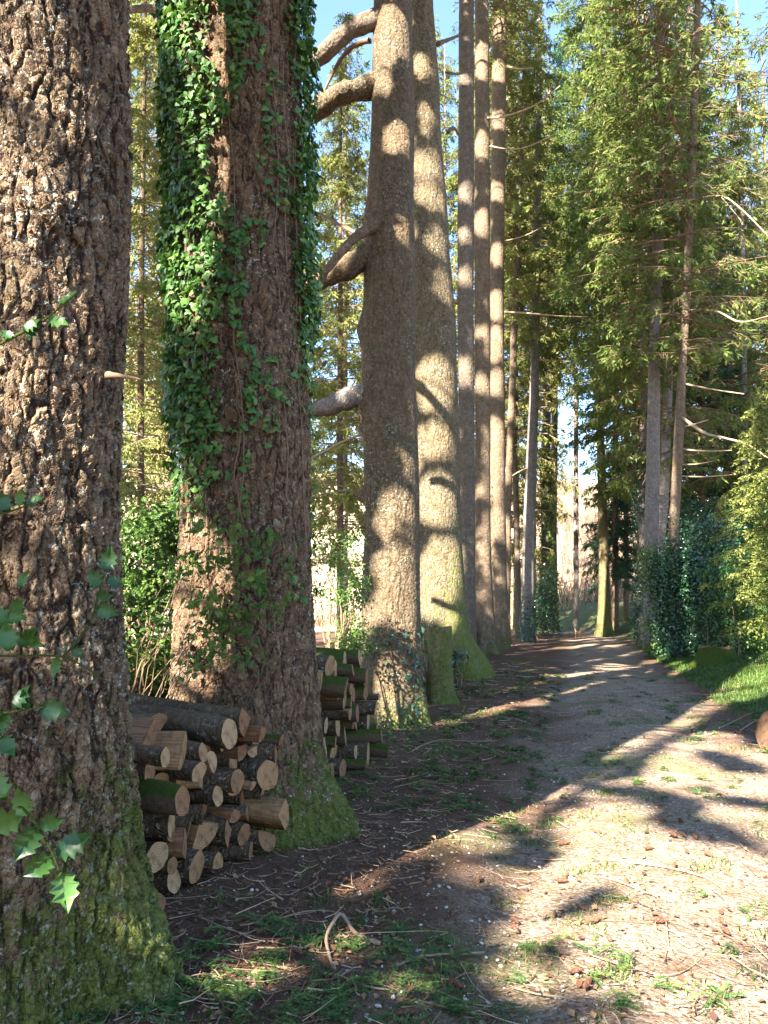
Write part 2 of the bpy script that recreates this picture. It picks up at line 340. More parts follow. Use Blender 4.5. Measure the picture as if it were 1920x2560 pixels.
# ---- trunks: rows (py, xl, xr) measured, at depth D
TR = {}
def trunk(key, rows, D, mat, top=24, seg=28, dz=.12, flare=.5, lobes=5, lobe_amt=.5, ph=0., bumps=(), fine=None, taper=.35, yaw_lean=0, flare_h=.55, rough=.012):
    zs, xs, rs = [], [], []
    for py, xl, xr in rows:
        p, k = P((xl+xr)/2, py, D); zs.append(p[2]); xs.append(p[0]); rs.append((xr-xl)/2*k)
    o = np.argsort(zs); zs = np.array(zs)[o]; xs = np.array(xs)[o]; rs = np.array(rs)[o]
    bx = float(np.interp(.0, zs, xs)) if zs[0] < .3 else xs[0]-(xs[1]-xs[0])/(zs[1]-zs[0])*zs[0]
    if zs[0] > 0: zs = np.r_[0, zs]; xs = np.r_[bx, xs]; rs = np.r_[rs[0]*1.03, rs]
    sl_ = (xs[-1]-xs[-2])/(zs[-1]-zs[-2])
    if zs[-1] < top: zs = np.r_[zs, top]; xs = np.r_[xs, xs[-1]+sl_*(top-zs[-2 if False else -1]) if False else xs[-1]+sl_*(top-zs[-2])*.6]; rs = np.r_[rs, rs[-1]*taper]
    gz = float(H(bx, D)); base = np.array([bx, D, gz])
    zz = np.arange(-.35, top, dz) if fine is None else np.r_[np.arange(-.2, fine[1], fine[0]), np.arange(fine[1], top, dz)]
    zl = zz                                            # local z from 0 at the ground
    cx = np.interp(zz+gz, zs, xs)-bx; rr = np.interp(zz+gz, zs, rs)
    th = np.linspace(0, 2*pi, seg, endpoint=False)
    ZZ, TH = np.meshgrid(zz, th, indexing='ij')
    fl = flare*np.exp(-np.clip(ZZ+.1, -.1, None)/flare_h)
    lob = 1+lobe_amt*np.cos(lobes*TH+ph+.4*np.sin(2*TH+ph))+.3*lobe_amt*np.cos((lobes-2)*TH+1.3*ph)
    r_ = rr[:, None]*(1+fl*lob+.025*np.sin(3*TH+ph+ZZ*.5)+.02*np.sin(ZZ*2.1+ph+TH))
    r_ = r_+rough*snoise(TH*4+ph, ZZ*1.6, int(ph*10) % 50)
    for (bz, bt, ba, bw, bh) in bumps: 
        dth = (TH-bt+pi) % (2*pi)-pi
        r_ = r_+ba*np.exp(-(dth/bw)**2-((ZZ-bz)/bh)**2)
    V = np.stack([cx[:, None]+r_*np.cos(TH), r_*np.sin(TH)+yaw_lean*ZZ, ZZ], -1).reshape(-1, 3)
    n, k = len(zz), seg; idx = np.arange(n*k).reshape(n, k); j = np.roll(np.arange(k), -1)
    Fq = np.stack([idx[:-1], idx[:-1][:, j], idx[1:][:, j], idx[1:]], -1).reshape(-1, 4)
    me = mesh_np(V, Fq, None, True, (mat,))
    TR[key] = dict(base=base, zz=zz, cx=cx, r=rr, D=D, me=me, top=top)
    return TR[key]
def axis_at(t, z):      # world centre and radius at world z
    zl = z-t['base'][2]
    return np.array([t['base'][0]+float(np.interp(zl, t['zz'], t['cx'])), t['D'], z]), float(np.interp(zl, t['zz'], t['r']))

TREES = {}
def tree(key, name, label, group=None, cat='tree'):
    t = TR[key]; e = empty(name, tuple(t['base']), label, cat, group); obj('trunk', t['me'], e); TREES[key] = e; return e
ROW = 'tall conifers lined up along the path'
trunk('t1', [(0, -250, 305), (640, -245, 300), (1100, -240, 284), (1500, -235, 285), (1900, -245, 300), (2150, -255, 318), (2450, -265, 335)], 3.4, M['bark_one'], top=21, seg=520, dz=.3, fine=(.0062, 4.6), flare=.12, lobes=5, ph=.6, lobe_amt=.55, flare_h=.35, bumps=[(0, -.1, .13, .35, .35), (3.15, -.9, .05, .25, .12), (1.95, -1.2, .03, .2, .1)])
tree('t1', 'conifer_tree', 'huge scaly trunk at the left edge with bright moss on its foot', ROW)
trunk('t2', [(0, 436, 745), (640, 450, 758), (1100, 460, 770), (1280, 455, 773), (1600, 448, 785), (1850, 440, 800), (2050, 435, 812)], 5.8, M['bark_two'], top=23, seg=430, dz=.3, fine=(.0072, 7.4), flare=.20, lobes=5, ph=2.2, lobe_amt=.6, flare_h=.3, rough=.02, bumps=[(0, -.1, .17, .3, .32), (0, -1.2, .07, .3, .4)])
tree('t2', 'conifer_tree', 'huge trunk draped with green ivy standing between two woodpiles', ROW)
trunk('t3', [(0, 935, 1030), (400, 925, 1037), (640, 912, 1037), (900, 905, 1040), (1280, 910, 1047), (1500, 906, 1048), (1650, 905, 1050), (1780, 903, 1055)], 11.0, M['bark_three'], top=37, seg=120, dz=.05, flare=.22, lobes=4, ph=1., lobe_amt=.6, bumps=[(4.4, 3.1, .10, .25, .12), (4.1, 3.2, .08, .2, .1), (3.15, 3.2, .14, .15, .09), (7.2, 3.2, .07, .25, .25), (5.6, 3.2, .08, .25, .2), (4.3, 0., .06, .2, .1)])
t3 = tree('t3', 'conifer_tree', 'thick brown trunk with big bare limbs reaching left beyond the ivy covered trunk', ROW)
trunk('t4', [(0, 1012, 1083), (200, 1010, 1097), (400, 1012, 1107), (640, 1016, 1124), (800, 1020, 1137), (1000, 1026, 1146), (1280, 1034, 1152), (1550, 1036, 1165)], 17.5, M['bark_yellow'], top=37, seg=96, dz=.08, flare=.42, lobes=5, ph=3.4, lobe_amt=.75, flare_h=1.0, bumps=[(0, -.3, .45, .2, .6), (0, -1.0, .3, .2, .9), (0, .3, .5, .2, .7)])
tree('t4', 'conifer_tree', 'broad sunlit trunk with yellow green moss and long spreading roots', ROW)
trunk('t5', [(0, 1148, 1185), (640, 1143, 1184), (1280, 1150, 1187), (1600, 1148, 1190)], 23.5, M['bark_red'], top=37, flare=.25, ph=.3)
tree('t5', 'conifer_tree', 'slender reddish grey trunk just beyond the broad mossy trunk', ROW)
trunk('t6', [(0, 1188, 1221), (640, 1186, 1226), (1280, 1188, 1225), (1500, 1190, 1233), (1600, 1189, 1240)], 27.0, M['bark_plain'], top=37, flare=.5, ph=4.2)
tree('t6', 'conifer_tree', 'straight trunk with mossy root flare and bold sun patches, beside the slender reddish trunk', ROW)
trunk('t7', [(0, 1232, 1268), (640, 1225, 1260), (1280, 1222, 1263), (1540, 1228, 1270)], 30.5, M['bark_plain'], top=37, flare=.3, ph=5.2)
tree('t7', 'conifer_tree', 'pale sunlit trunk crossed by many curved branch shadows, third beyond the broad mossy trunk', ROW)
trunk('t8', [(0, 1256, 1268), (300, 1262, 1275), (700, 1268, 1281), (1280, 1284, 1298), (1560, 1288, 1304)], 39, M['bark_red'], top=37, flare=.3, ph=1.2, seg=18)
tree('t8', 'conifer_tree', 'thin dark trunk half hidden behind the pale trunk with curved shadows', ROW)
trunk('t9', [(0, 1312, 1320), (463, 1296, 1308), (740, 1280, 1297), (1280, 1261, 1278), (1590, 1257, 1276)], 34, M['bark_plain'], top=37, flare=.3, ph=2.2, seg=18)
tree('t9', 'conifer_tree', 'thin brown trunk leaning over the path as it rises, beside a lichen grey trunk', ROW)
trunk('t10', [(0, 1344, 1356), (810, 1328, 1349), (1000, 1323, 1346), (1280, 1309, 1338), (1600, 1301, 1334)], 36, M['bark_pale'], top=37, flare=.2, ph=3.1, seg=24)
tree('t10', 'conifer_tree', 'grey lichen covered trunk at the edge of the path with a shaded right side', ROW)
trunk('t11', [(0, 1370, 1380), (810, 1362, 1380), (1150, 1354, 1376), (1570, 1351, 1377)], 50, M['bark_pale'], top=37, flare=.2, ph=.1, seg=18)
tree('t11', 'conifer_tree', 'far trunk wrapped in bright green ivy on its lower half beside the path', ROW)
trunk('t12', [(0, 1388, 1396), (1150, 1377, 1394), (1340, 1373, 1392), (1570, 1376, 1396)], 54, M['bark_green'], top=37, flare=.35, ph=.9, seg=18)
tree('t12', 'conifer_tree', 'last sunlit trunk of the row where the path bends away', ROW)
trunk('t13', [(900, 1352, 1360), (1200, 1368, 1380), (1330, 1385, 1397), (1450, 1398, 1413), (1520, 1404, 1422)], 78, M['bark_pale'], top=19, flare=.35, ph=.9, seg=18)
tree('t13', 'leaning_tree', 'leaning lichen grey tree on the leafy slope at the end of the path')
trunk('t14', [(0, 1488, 1500), (900, 1487, 1502), (1400, 1498, 1523), (1580, 1494, 1528)], 45, M['bark_green'], top=37, flare=.5, ph=2.9, seg=28, lobe_amt=.7)
tree('t14', 'conifer_tree', 'mossy trunk with spreading roots, nearer the path of the close pair', 'pair of close mossy trees')
trunk('t15', [(0, 1540, 1548), (1400, 1531, 1546), (1580, 1529, 1548)], 47.5, M['bark_plain'], top=37, flare=.35, ph=4.9, seg=20)
tree('t15', 'conifer_tree', 'slimmer trunk of the close pair standing behind its mossy partner', 'pair of close mossy trees')
RR = 'slender conifers beyond the ivy thicket'
trunk('t16', [(0, 1606, 1618), (980, 1601, 1618), (1200, 1598, 1616), (1600, 1596, 1618)], 34, M['bark_pale'], top=37, flare=.1, seg=18, ph=1)
tree('t16', 'conifer_tree', 'pale thin trunk mostly hidden by boughs and ivy, leftmost of the slender group', RR)
trunk('t17', [(0, 1640, 1662), (600, 1630, 1658), (900, 1622, 1650), (1200, 1615, 1649), (1370, 1612, 1645), (1600, 1608, 1645)], 27.5, M['bark_pale'], top=37, flare=.1, seg=26, ph=2)
tree('t17', 'conifer_tree', 'bluish grey lichened trunk rising out of the tall ivy columns', RR)
trunk('t18', [(0, 1720, 1730), (500, 1690, 1703), (820, 1668, 1684), (1000, 1658, 1680), (1200, 1650, 1674), (1350, 1642, 1664), (1600, 1638, 1662)], 30, M['bark_pale'], top=37, flare=.1, seg=20, ph=3)
tree('t18', 'conifer_tree', 'thin pale trunk squeezed between the lichened trunk and the brown leaning trunk', RR)
trunk('t19', [(0, 1737, 1752), (400, 1722, 1741), (700, 1708, 1726), (900, 1697, 1717), (1100, 1685, 1708), (1300, 1673, 1698), (1380, 1670, 1695), (1600, 1664, 1690)], 25.5, M['bark_plain'], top=37, flare=.1, seg=26, ph=4)
tree('t19', 'conifer_tree', 'brown trunk leaning outward above the holly bushes', RR)

# ------------------------------------------------------------------ crowns
def crown_arrays(rng, z0, z1, Rm, nl, per=9., droop=.35, LL=.17, W=.022, hang=.55, inner=.12, prof='mid', start=.12, dead=0., rise=.05):
    u = rng.random(nl); z = z0+(z1-z0)*u; az = rng.random(nl)*2*pi
    pr = (1-u)**.6*(.55+.45*np.minimum(u/.15, 1)) if prof == 'mid' else np.ones(nl)*.8
    L = Rm*pr*rng.uniform(.55, 1.05, nl)+.25
    out = np.stack([np.cos(az), np.sin(az), 0*az], 1)
    m = 6; tt = np.linspace(0, 1, m)
    dr = droop*rng.uniform(.5, 1.5, nl); ri = rise+rng.uniform(-.1, .25, nl)
    def pt(i, t):
        l = L[i]*t
        q = out[i]*l[:, None]; q[:, 2] = z[i]+ri[i]*l-dr[i]*l*t
        side = np.stack([-out[i][:, 1], out[i][:, 0], 0*l], 1)
        return q+side*(.12*L[i]*np.sin(3*t+i))[:, None]
    ii = np.repeat(np.arange(nl), m); A = pt(ii, np.tile(tt, nl)).reshape(nl, m, 3)
    rad = (.012+.010*L)[:, None]*np.linspace(1, .25, m)[None]
    bv, bf = tubes(A, rad, 4)
    nb = np.maximum(2, (per*L).astype(int)); bi = np.repeat(np.arange(nl), nb); t = start+(1-start)*rng.random(len(bi))**.8
    p0 = pt(bi, t); sd = np.stack([-out[bi][:, 1], out[bi][:, 0], 0*t], 1)*rng.choice([-1, 1], len(bi))[:, None]
    d = unit(sd*rng.uniform(.2, 1, len(bi))[:, None]+out[bi]*rng.uniform(.1, .8, len(bi))[:, None]+np.array([0, 0, -1])*hang*rng.uniform(.4, 1.8, len(bi))[:, None])
    bl = rng.uniform(.25, .75, len(bi))*(.6+.5*(1-t))
    tv, tf = tubes(np.stack([p0, p0+d*bl[:, None]*.5-np.array([0, 0, .03]), p0+d*bl[:, None]-np.array([0, 0, .1])*bl[:, None]], 1), np.tile(np.array([.007, .005, .003]), (len(bi), 1)), 3)
    keep = rng.random(len(bi)) > dead
    bi2 = np.nonzero(keep)[0]; k = 7
    q = np.repeat(bi2, k); f = np.tile(np.linspace(.05, .95, k), len(bi2))+rng.uniform(-.06, .06, len(q))
    pp = p0[q]+d[q]*(bl[q]*f)[:, None]-np.array([0, 0, 1])*(.1*bl[q]*f**2)[:, None]
    dd = unit(d[q]*.7+rng.normal(0, .55, (len(q), 3))+np.array([0, 0, -.25]))
    side = unit(np.cross(dd, rng.normal(0, 1, (len(q), 3))))
    dv, df = diamonds(pp, dd, side, LL*rng.uniform(.6, 1.3, len(q)), W*rng.uniform(.6, 1.4, len(q)))
    rr = np.clip(np.repeat(rng.random(nl), 1)[bi[q]]*.5+rng.random(len(q))*.5, 0, 1)
    return (bv, bf, tv, tf), (dv, df, rr)
def crown_meshes(seed, mat, bmat=None, **kw):
    rng = np.random.default_rng(seed); (bv, bf, tv, tf), (dv, df, rr) = crown_arrays(rng, **kw)
    a = Acc(); a.add(bv, bf); a.add(tv, tf)
    return a.mesh(bmat or M['twig']), mesh_np(dv, df, rr, False, (mat,))
CV = {}
CV['a'] = crown_meshes(1, M['spruce'], z0=0, z1=30, Rm=3.4, nl=270, per=10, LL=.24, W=.030, hang=.7)
CV['b'] = crown_meshes(2, M['spruce'], z0=0, z1=30, Rm=3.2, nl=240, per=10, hang=1.1, LL=.24, W=.030, dead=.2)
CV['y'] = crown_meshes(3, M['spruce_yellow'], z0=0, z1=30, Rm=3.2, nl=300, per=10, hang=.8, LL=.24, W=.030)
CV['k'] = crown_meshes(4, M['spruce_blue'], z0=0, z1=30, Rm=2.8, nl=290, per=10, hang=.5, LL=.24, W=.030)
CV['d'] = crown_meshes(5, M['spruce'], z0=0, z1=30, Rm=3.0, nl=260, per=9, hang=.8, LL=.22, W=.026, dead=.6)
CV['w'] = crown_meshes(6, M['spruce_yellow'], z0=0, z1=30, Rm=3.4, nl=260, per=10, hang=1.4, LL=.26, W=.032, dead=.25, bmat=M['dead_twig'])
CV['g'] = crown_meshes(9, M['spruce_yellow'], z0=0, z1=30, Rm=3.4, nl=270, per=11, hang=1.0, LL=.24, W=.032, dead=.1, bmat=M['dead_twig'])
CV['s'] = crown_meshes(7, M['spruce_yellow'], z0=0, z1=12, Rm=2.6, nl=150, per=12, hang=1.0, LL=.15, W=.028, bmat=M['moss'])
CV['f'] = crown_meshes(8, M['spruce_blue'], z0=0, z1=9, Rm=2.9, nl=110, per=12, hang=.6, LL=.22, W=.032)
def add_crown(e, v, z, sxy=1., sz=1., rot=0., dx=0.):
    br, fo = CV[v]
    obj('branches', br, e, (dx, 0, z), (0, 0, rot), (sxy, sxy, sz)); obj('crown', fo, e, (dx, 0, z), (0, 0, rot), (sxy, sxy, sz))
def leanx(key, z): t = TR[key]; return float(np.interp(z, t['zz'], t['cx']))
for key, v, z, sx, sz, rot in [('t7', 'd', 24, .8, .4, .3), ('t8', 'd', 9, .9, .9, .3), ('t9', 'y', 14, .95, .8, 1.), ('t10', 'b', 13, 1.0, .85, 2.), ('t11', 'y', 15, 1.2, .85, 3.), ('t12', 'y', 17, 1., .8, 4.),
                               ('t14', 'a', 18, 1.3, .9, 5.), ('t15', 'b', 13, 1.2, .85, .7), ('t16', 'b', 7, 1.2, 1., 1.7), ('t17', 'a', 10, 1.1, .9, 2.7), ('t18', 'd', 7, 1.3, 1., 3.7), ('t19', 'd', 10, 1.3, .9, 4.7), ('t13', 'd', 6, .9, .4, 0)]:
    add_crown(TREES[key], v, z, sx, sz, rot, leanx(key, z))
add_crown(TREES['t15'], 'f', 2.9, .85, .9, .4, leanx('t15', 4))
# the nearest dark fir over the close pair: low boughs
# ---- background conifers: (px, D, trunk dia, height, variant, crown z, sxy, sz, label)
BG = [(1440, 50, .35, 42, 'k', 19, 1.2, 'dark green spruce behind the path bend, thick with drooping boughs'),
      (1565, 50, .35, 40, 'k', 6, 1.3, 'full green spruce behind the close mossy pair'),
      (1600, 40, .3, 36, 'a', 7, 1.2, 'dense green spruce filling the gap above the ivy columns'),
      (1690, 44, .35, 38, 'k', 4, 1.3, 'drooping spruce seen through the group of slender trunks'),
      (1755, 35, .3, 34, 'k', 3.2, 1.0, 'dark spruce behind the leaning brown trunk with boughs down to the bushes'),
      (1815, 40, .3, 34, 'd', 3, 1.4, 'sparse spruce with bare brown twigs against the blue sky'),
      (1860, 33, .3, 31, 'b', 2.5, 1.0, 'shaggy spruce with hanging boughs behind the holly'),
      (1925, 38, .3, 31, 'y', 2, 1.1, 'olive spruce at the right edge behind the sunlit young one'),
      (2010, 33, .3, 29, 'd', 1.5, 1.3, 'bare twigged spruce whose branches reach in from the right edge'),
      (1965, 56, .3, 30, 'a', 2, 1.4, 'distant green spruce low at the right edge'),
      (1335, 58, .35, 44, 'y', 15, 1.1, 'sunlit yellow green spruce showing between the grey trunk and the ivy clad one'),
      (1290, 50, .35, 42, 'w', 3, 1.2, 'bright hanging boughs seen between the row trunks'),
      (1115, 46, .3, 38, 'd', 6, 1.2, 'twiggy spruce between the broad mossy trunk and the slender reddish one'),
      (1075, 47, .35, 40, 'a', 15, 1.2, 'green spruce top showing beyond the broad mossy trunk'),
      (1215, 46, .35, 40, 'y', 4, 1.2, 'yellow green spruce glimpsed in slits between the close row trunks'),
      (862, 34, .3, 30, 'b', 5.0, .95, 'blue green spruce with hanging sprays beyond the bare limbs'),
      (700, 36, .35, 30, 'a', 5, 1.0, 'spruce hidden behind the ivy covered trunk'),
      (352, 16, .16, 17, 'g', 3.2, .62, 'sunlit yellow green spruce in the gap between the first two trunks'),
      (300, 25, .2, 24, 'w', 3.5, .8, 'golden spruce further back in the gap between the first two trunks'),
      (430, 23, .2, 30, 'w', 6, .8, 'tall thin pale green spruce high in the gap between the first two trunks'),
      (850, 27, .25, 22, 'g', 3.0, .78, 'bright green spruce boughs hanging just left of the limbed trunk'),
      (420, 38, .3, 28, 'w', 4, .8, 'lime green conifer filling the distance between the first two trunks'),
      (-200, 40, .3, 30, 'a', 3, 1.1, 'spruce hidden beyond the first trunk'),
      (1650, 62, .35, 42, 'a', 3, 1.5, 'deep green spruce far behind the slender trunks'),
      (1780, 56, .35, 36, 'k', 3, 1.5, 'dark fir far behind the holly bushes'),
      (1880, 66, .35, 38, 'a', 2, 1.6, 'tall far spruce near the right edge')]
for i, (px, D, dia, hh, v, cz, sx, lab) in enumerate(BG):
    k = F/D*dia/2; p, _ = P(px, 1520, D)
    g = float(H(p[0], D)); rows = [(1280-F*tan(math.atan2(hz+g-CZ, D)-PITCH), px-k*(1-.45*hz/hh), px+k*(1-.45*hz/hh)) for hz in (0.5, hh*.45)]
    trunk('b%d' % i, rows, D, M['bark_plain' if i % 3 else 'bark_pale'], top=hh, seg=12, dz=.6, flare=.2, ph=i*1.)
    e = tree('b%d' % i, 'spruce_tree', lab, 'background conifers')
    add_crown(e, v, cz, sx, (hh-cz)/30, i*1.1, leanx('b%d' % i, cz))
# sunlit young spruce at the right edge
for (px, D, hh, v, sx, lab) in [(1945, 17, 5.9, 's', .62, 'sunlit young yellow green spruce at the right edge'), (1835, 40, 11, 'f', .9, 'short dark fir behind the bushes')]:
    k = F/D*.06; p, _ = P(px, 1520, D)
    trunk('y%d' % px, [(1500, px-k, px+k), (1300, px-k*.7, px+k*.7)], D, M['bark_green'], top=hh, seg=10, dz=.4, flare=.1)
    e = tree('y%d' % px, 'spruce_tree', lab); add_crown(e, v, .9, sx, (hh-.9)/(12 if v == 's' else 9), .4)
# ------------------------------------------------------------------ limbs on the third trunk
def limb(parent, key, pts, wpx, mat, name='limb', n=60, k=18, wob=.06):
    """pts: (px,py,D)"""
    base = TR[key]['base']; A = []; rr = []
    for (px, py, D) in pts:
        q, kk = P(px, py, D); A.append(q-base); rr.append(kk)
    rr = np.array(rr)*np.array(wpx)/2; A = catmull(A, n)[None]; rd = np.interp(np.linspace(0, 1, n), np.linspace(0, 1, len(pts)), rr)[None]
    rd = rd*(1+wob*np.sin(np.linspace(0, 28, n)+px)[None]); V, Fq = tubes(A, rd, k)
    if k > 8: V = V+(V-np.repeat(A[0], k, 0))*(.16*snoise(V[:, 0]*9+V[:, 1]*5, V[:, 2]*9+V[:, 1]*4, 12)+.10*snoise(V[:, 0]*30, V[:, 2]*30+V[:, 1]*20, 13))[:, None]
    return obj(name, mesh_np(V, [Fq, np.arange(k)[::-1][None], (np.arange(k)+(n-1)*k)[None]], None, True, (mat,)), parent)
limb(t3, 't3', [(985, 35, 11), (900, 62, 10.9), (850, 92, 10.9), (790, 150, 11.1), (690, 180, 11.6), (560, 100, 12.3), (430, 25, 13), (250, 30, 14)], [54, 46, 46, 42, 34, 28, 22, 12], M['bark_red'])
limb(t3, 't3', [(980, 205, 11), (905, 220, 11), (860, 232, 11), (810, 262, 11.2), (720, 330, 11.6), (600, 400, 12)], [60, 54, 52, 48, 38, 22], M['bark_three'])
limb(t3, 't3', [(985, 612, 11), (915, 645, 11), (860, 672, 10.9), (805, 700, 11), (730, 735, 11.4), (600, 790, 12)], [78, 66, 52, 42, 34, 18], M['bark_three'])
limb(t3, 't3', [(950, 562, 10.75), (890, 592, 10.6), (845, 640, 10.5), (808, 690, 10.5), (770, 770, 10.6)], [28, 25, 22, 18, 8], M['bark_plain'])
limb(t3, 't3', [(970, 960, 11), (905, 985, 11), (850, 1005, 11), (800, 1022, 11.1), (740, 1040, 11.3), (640, 1050, 11.6)], [74, 58, 50, 42, 32, 18], M['bark_pale'])
limb(t3, 't3', [(905, 590, 11.3), (860, 568, 11.5), (810, 540, 11.8), (760, 520, 12)], [9, 8, 7, 4], M['twig'], 'dead_branch')
limb(t3, 't3', [(905, 1085, 11.2), (850, 1108, 11.4), (790, 1140, 11.7), (740, 1160, 12)], [7, 6, 5, 3], M['dead_twig'], 'dead_branch')
limb(t3, 't3', [(925, 100, 11.2), (880, 118, 11.4), (845, 160, 11.6), (800, 250, 11.8)], [16, 13, 10, 5], M['twig'], 'dead_branch')
limb(TREES['t1'], 't1', [(270, 938, 3.2), (300, 940, 3.15), (330, 944, 3.1), (352, 948, 3.05)], [20, 11, 8, 2], M['twig'], 'broken_branch', n=14)
# dead branches on other row trunks
def whips(key, pts_list, name='dead_branch', mat='dead_twig'):
    for pts, w in pts_list:
        D = TR[key]['D']; limb(TREES[key], key, [(a, b, D+c) for a, b, c in pts], np.linspace(w, w*.4, len(pts)), M[mat], name, n=14, k=5)
whips('t6', [([(1210, 296, 0), (1265, 290, -1), (1340, 262, -2), (1400, 215, -3)], 7), ([(1222, 365, 0), (1300, 372, -1), (1400, 330, -2)], 5)])
whips('t4', [([(1095, 110, 0), (1120, 100, 1), (1150, 88, 2)], 14), ([(1115, 180, 0), (1150, 184, 1), (1190, 170, 2)], 8), ([(1120, 330, 0), (1135, 320, 1), (1150, 345, 2)], 10)], mat='bark_plain')
whips('t7', [([(1262, 165, 0), (1300, 172, -1), (1335, 170, -1)], 7), ([(1258, 780, 0), (1320, 783, -1), (1400, 790, -2), (1470, 792, -3)], 6), ([(1250, 605, 0), (1310, 590, -1), (1370, 560, -2)], 4)])
whips('t10', [([(1342, y0, 0), (1365, y0-4+k, -.5), (1395+8*k, y0-8+3*k, -1)], 4) for k, y0 in enumerate((985, 1020, 1060, 1085, 900, 820))]+[([(1315, 1172, 0), (1300, 1178, -.5), (1280, 1190, -1)], 6)])
whips('t19', [([(1700, 1040, 0), (1760, 1082, -1), (1810, 1095, -2), (1870, 1112, -3), (1925, 1150, -4)], 9), ([(1705, 1123, 0), (1760, 1128, -.6), (1830, 1126, -1)], 6), ([(1700, 1068, 0), (1730, 1062, 0), (1770, 1050, 0)], 6),
              ([(1700, 1162, 0), (1745, 1160, -.6), (1785, 1152, -1)], 5), ([(1695, 1190, 0), (1760, 1192, -.5), (1840, 1186, -1)], 5), ([(1722, 775, 0), (1790, 778, -1), (1850, 805, -2), (1920, 790, -3)], 7),
              ([(1712, 960, 0), (1790, 975, -1), (1860, 985, -2)], 6), ([(1725, 500, 0), (1800, 490, -1), (1850, 520, -2), (1930, 600, -3)], 6), ([(1738, 160, 0), (1765, 155, -.5), (1810, 150, -1)], 7), ([(1720, 440, 0), (1780, 470, -.5), (1860, 560, -1)], 4)])
whips('t17', [([(1650, 1290+k*17, 0), (1675, 1285+k*19, -1.5), (1690+k*2, 1275+k*22, -2)], 3) for k in range(-3, 5)]+[([(1650, 500, 0), (1600, 470, -.5), (1540, 430, -1)], 5), ([(1655, 350, 0), (1610, 300, -.5), (1560, 270, -1)], 5)])

# ------------------------------------------------------------------ ivy, holly
def tile_leaves(rng, pos, nrm, size, spin, tv, tf, tilt=.45):
    n = len(pos); nn = unit(nrm+rng.normal(0, tilt, (n, 3)))
    return scatter(tv, tf, pos, basis(nn, spin), size)
def ivy_on(key, name_label, dens, n, size, zr, mat, reach=.10, tpl=(IVY_V, IVY_F), seed=1, stems=0, facing=True, group=None, tilt=.45):
    """dens(theta, z)->0..1 ; theta -pi/2 faces camera"""
    rng = np.random.default_rng(seed); t = TR[key]; base = t['base']
    th = rng.uniform(-pi, pi if not facing else .35, int(n*3)); z = rng.uniform(zr[0], zr[1], len(th))
    dv = dens(th, z); keep = rng.random(len(th)) < dv; th = th[keep][:n]; z = z[keep][:n]; dv = dv[keep][:n]
    r = np.interp(z, t['zz'], t['r']); cx = np.interp(z, t['zz'], t['cx'])
    rad = r+.03+rng.random(len(th))*reach*dv
    out = np.stack([np.cos(th), np.sin(th), 0*th], 1)
    pos = out*rad[:, None]; pos[:, 0] += cx; pos[:, 2] = z
    V, Fq = tile_leaves(rng, pos, out+np.array([0, 0, .35]), size*rng.uniform(.55, 1.25, len(th)), pi+rng.normal(0, .7, len(th)), *tpl, tilt=tilt)
    rnd = np.clip(rng.random(len(th))**1.5, 0, 1)
    e = empty('ivy', tuple(base), name_label, 'ivy', group)
    obj('leaves', mesh_np(V, Fq, rep(rnd, tpl[1]), False, (mat,)), e)
    if stems:
        A = []; RR_ = []
        for i in range(stems):
            a0 = rng.uniform(-pi, .2); z0, z1 = sorted(rng.uniform(zr[0], zr[1], 2)); m = 14; zz = np.linspace(z0, max(z1, z0+.5), m)
            aa = a0+np.cumsum(rng.normal(0, .05, m)); rr = np.interp(zz, t['zz'], t['r'])+.025
            A.append(np.stack([rr*np.cos(aa)+np.interp(zz, t['zz'], t['cx']), rr*np.sin(aa), zz], 1)); RR_.append(np.linspace(.005, .002, m))
        V, Fq = tubes(np.array(A), np.array(RR_), 5); obj('stems', mesh_np(V, Fq, None, True, (M['twig'],)), e)
    return e
def gz(key, py): return P(960, py, TR[key]['D'])[0][2]-TR[key]['base'][2]
def d_t2(th, z):
    c = np.cos(th); zt = gz('t2', 0)
    n = .5+.5*snoise(th*3, z*1.7, 31); n2 = .5+.5*snoise(th*7, z*4, 33)
    left = np.clip((-c-.18+.55*(n-.5))/.3, 0, 1)*np.clip((z-gz('t2', 1330))/.8, 0, 1)
    right = np.clip((c-.82+.22*(n-.5))/.1, 0, 1)*np.clip((z-gz('t2', 920))/.4, 0, 1)*1.1
    mid = .6*np.clip((z-gz('t2', 1150))/.8, 0, 1)*(n > .34)*np.where(c > .3, .3, 1)
    lo = .05*(n > .6)
    return np.clip(np.maximum(np.maximum(left*(.15+.95*n2), right*(.2+.85*n2)), mid*(n2 > .35)+lo), 0, 1)
ivy_on('t2', 'glossy green ivy climbing the big trunk between the two nearest woodpiles', d_t2, 7200, .056, (gz('t2', 1500), gz('t2', 0)+.6), M['ivy'], reach=.14, seed=3, stems=16, tilt=.5)
def lin(a, b): return lambda th, z: np.clip(.55+.6*snoise(th*2, z*1.2, a), 0.05, 1)
ivy_on('t11', 'bright sunlit ivy sleeve on the far grey trunk beside the path', lin(41, 0), 4200, .15, (0, gz('t11', 1120)), M['ivy'], .30, (QL_V, QL_F), 4, facing=False)
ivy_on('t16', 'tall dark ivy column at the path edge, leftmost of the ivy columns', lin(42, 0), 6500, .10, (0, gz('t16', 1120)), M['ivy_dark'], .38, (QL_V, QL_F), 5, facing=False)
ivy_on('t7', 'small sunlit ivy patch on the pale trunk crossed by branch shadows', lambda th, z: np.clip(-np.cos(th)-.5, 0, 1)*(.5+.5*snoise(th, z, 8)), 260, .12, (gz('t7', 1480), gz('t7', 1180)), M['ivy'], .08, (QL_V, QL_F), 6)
ivy_on('t10', 'dark ivy round the foot of the grey lichen covered trunk', lambda th, z: .8-.3*z, 700, .11, (0, 2.2), M['ivy_dark'], .10, (QL_V, QL_F), 7)
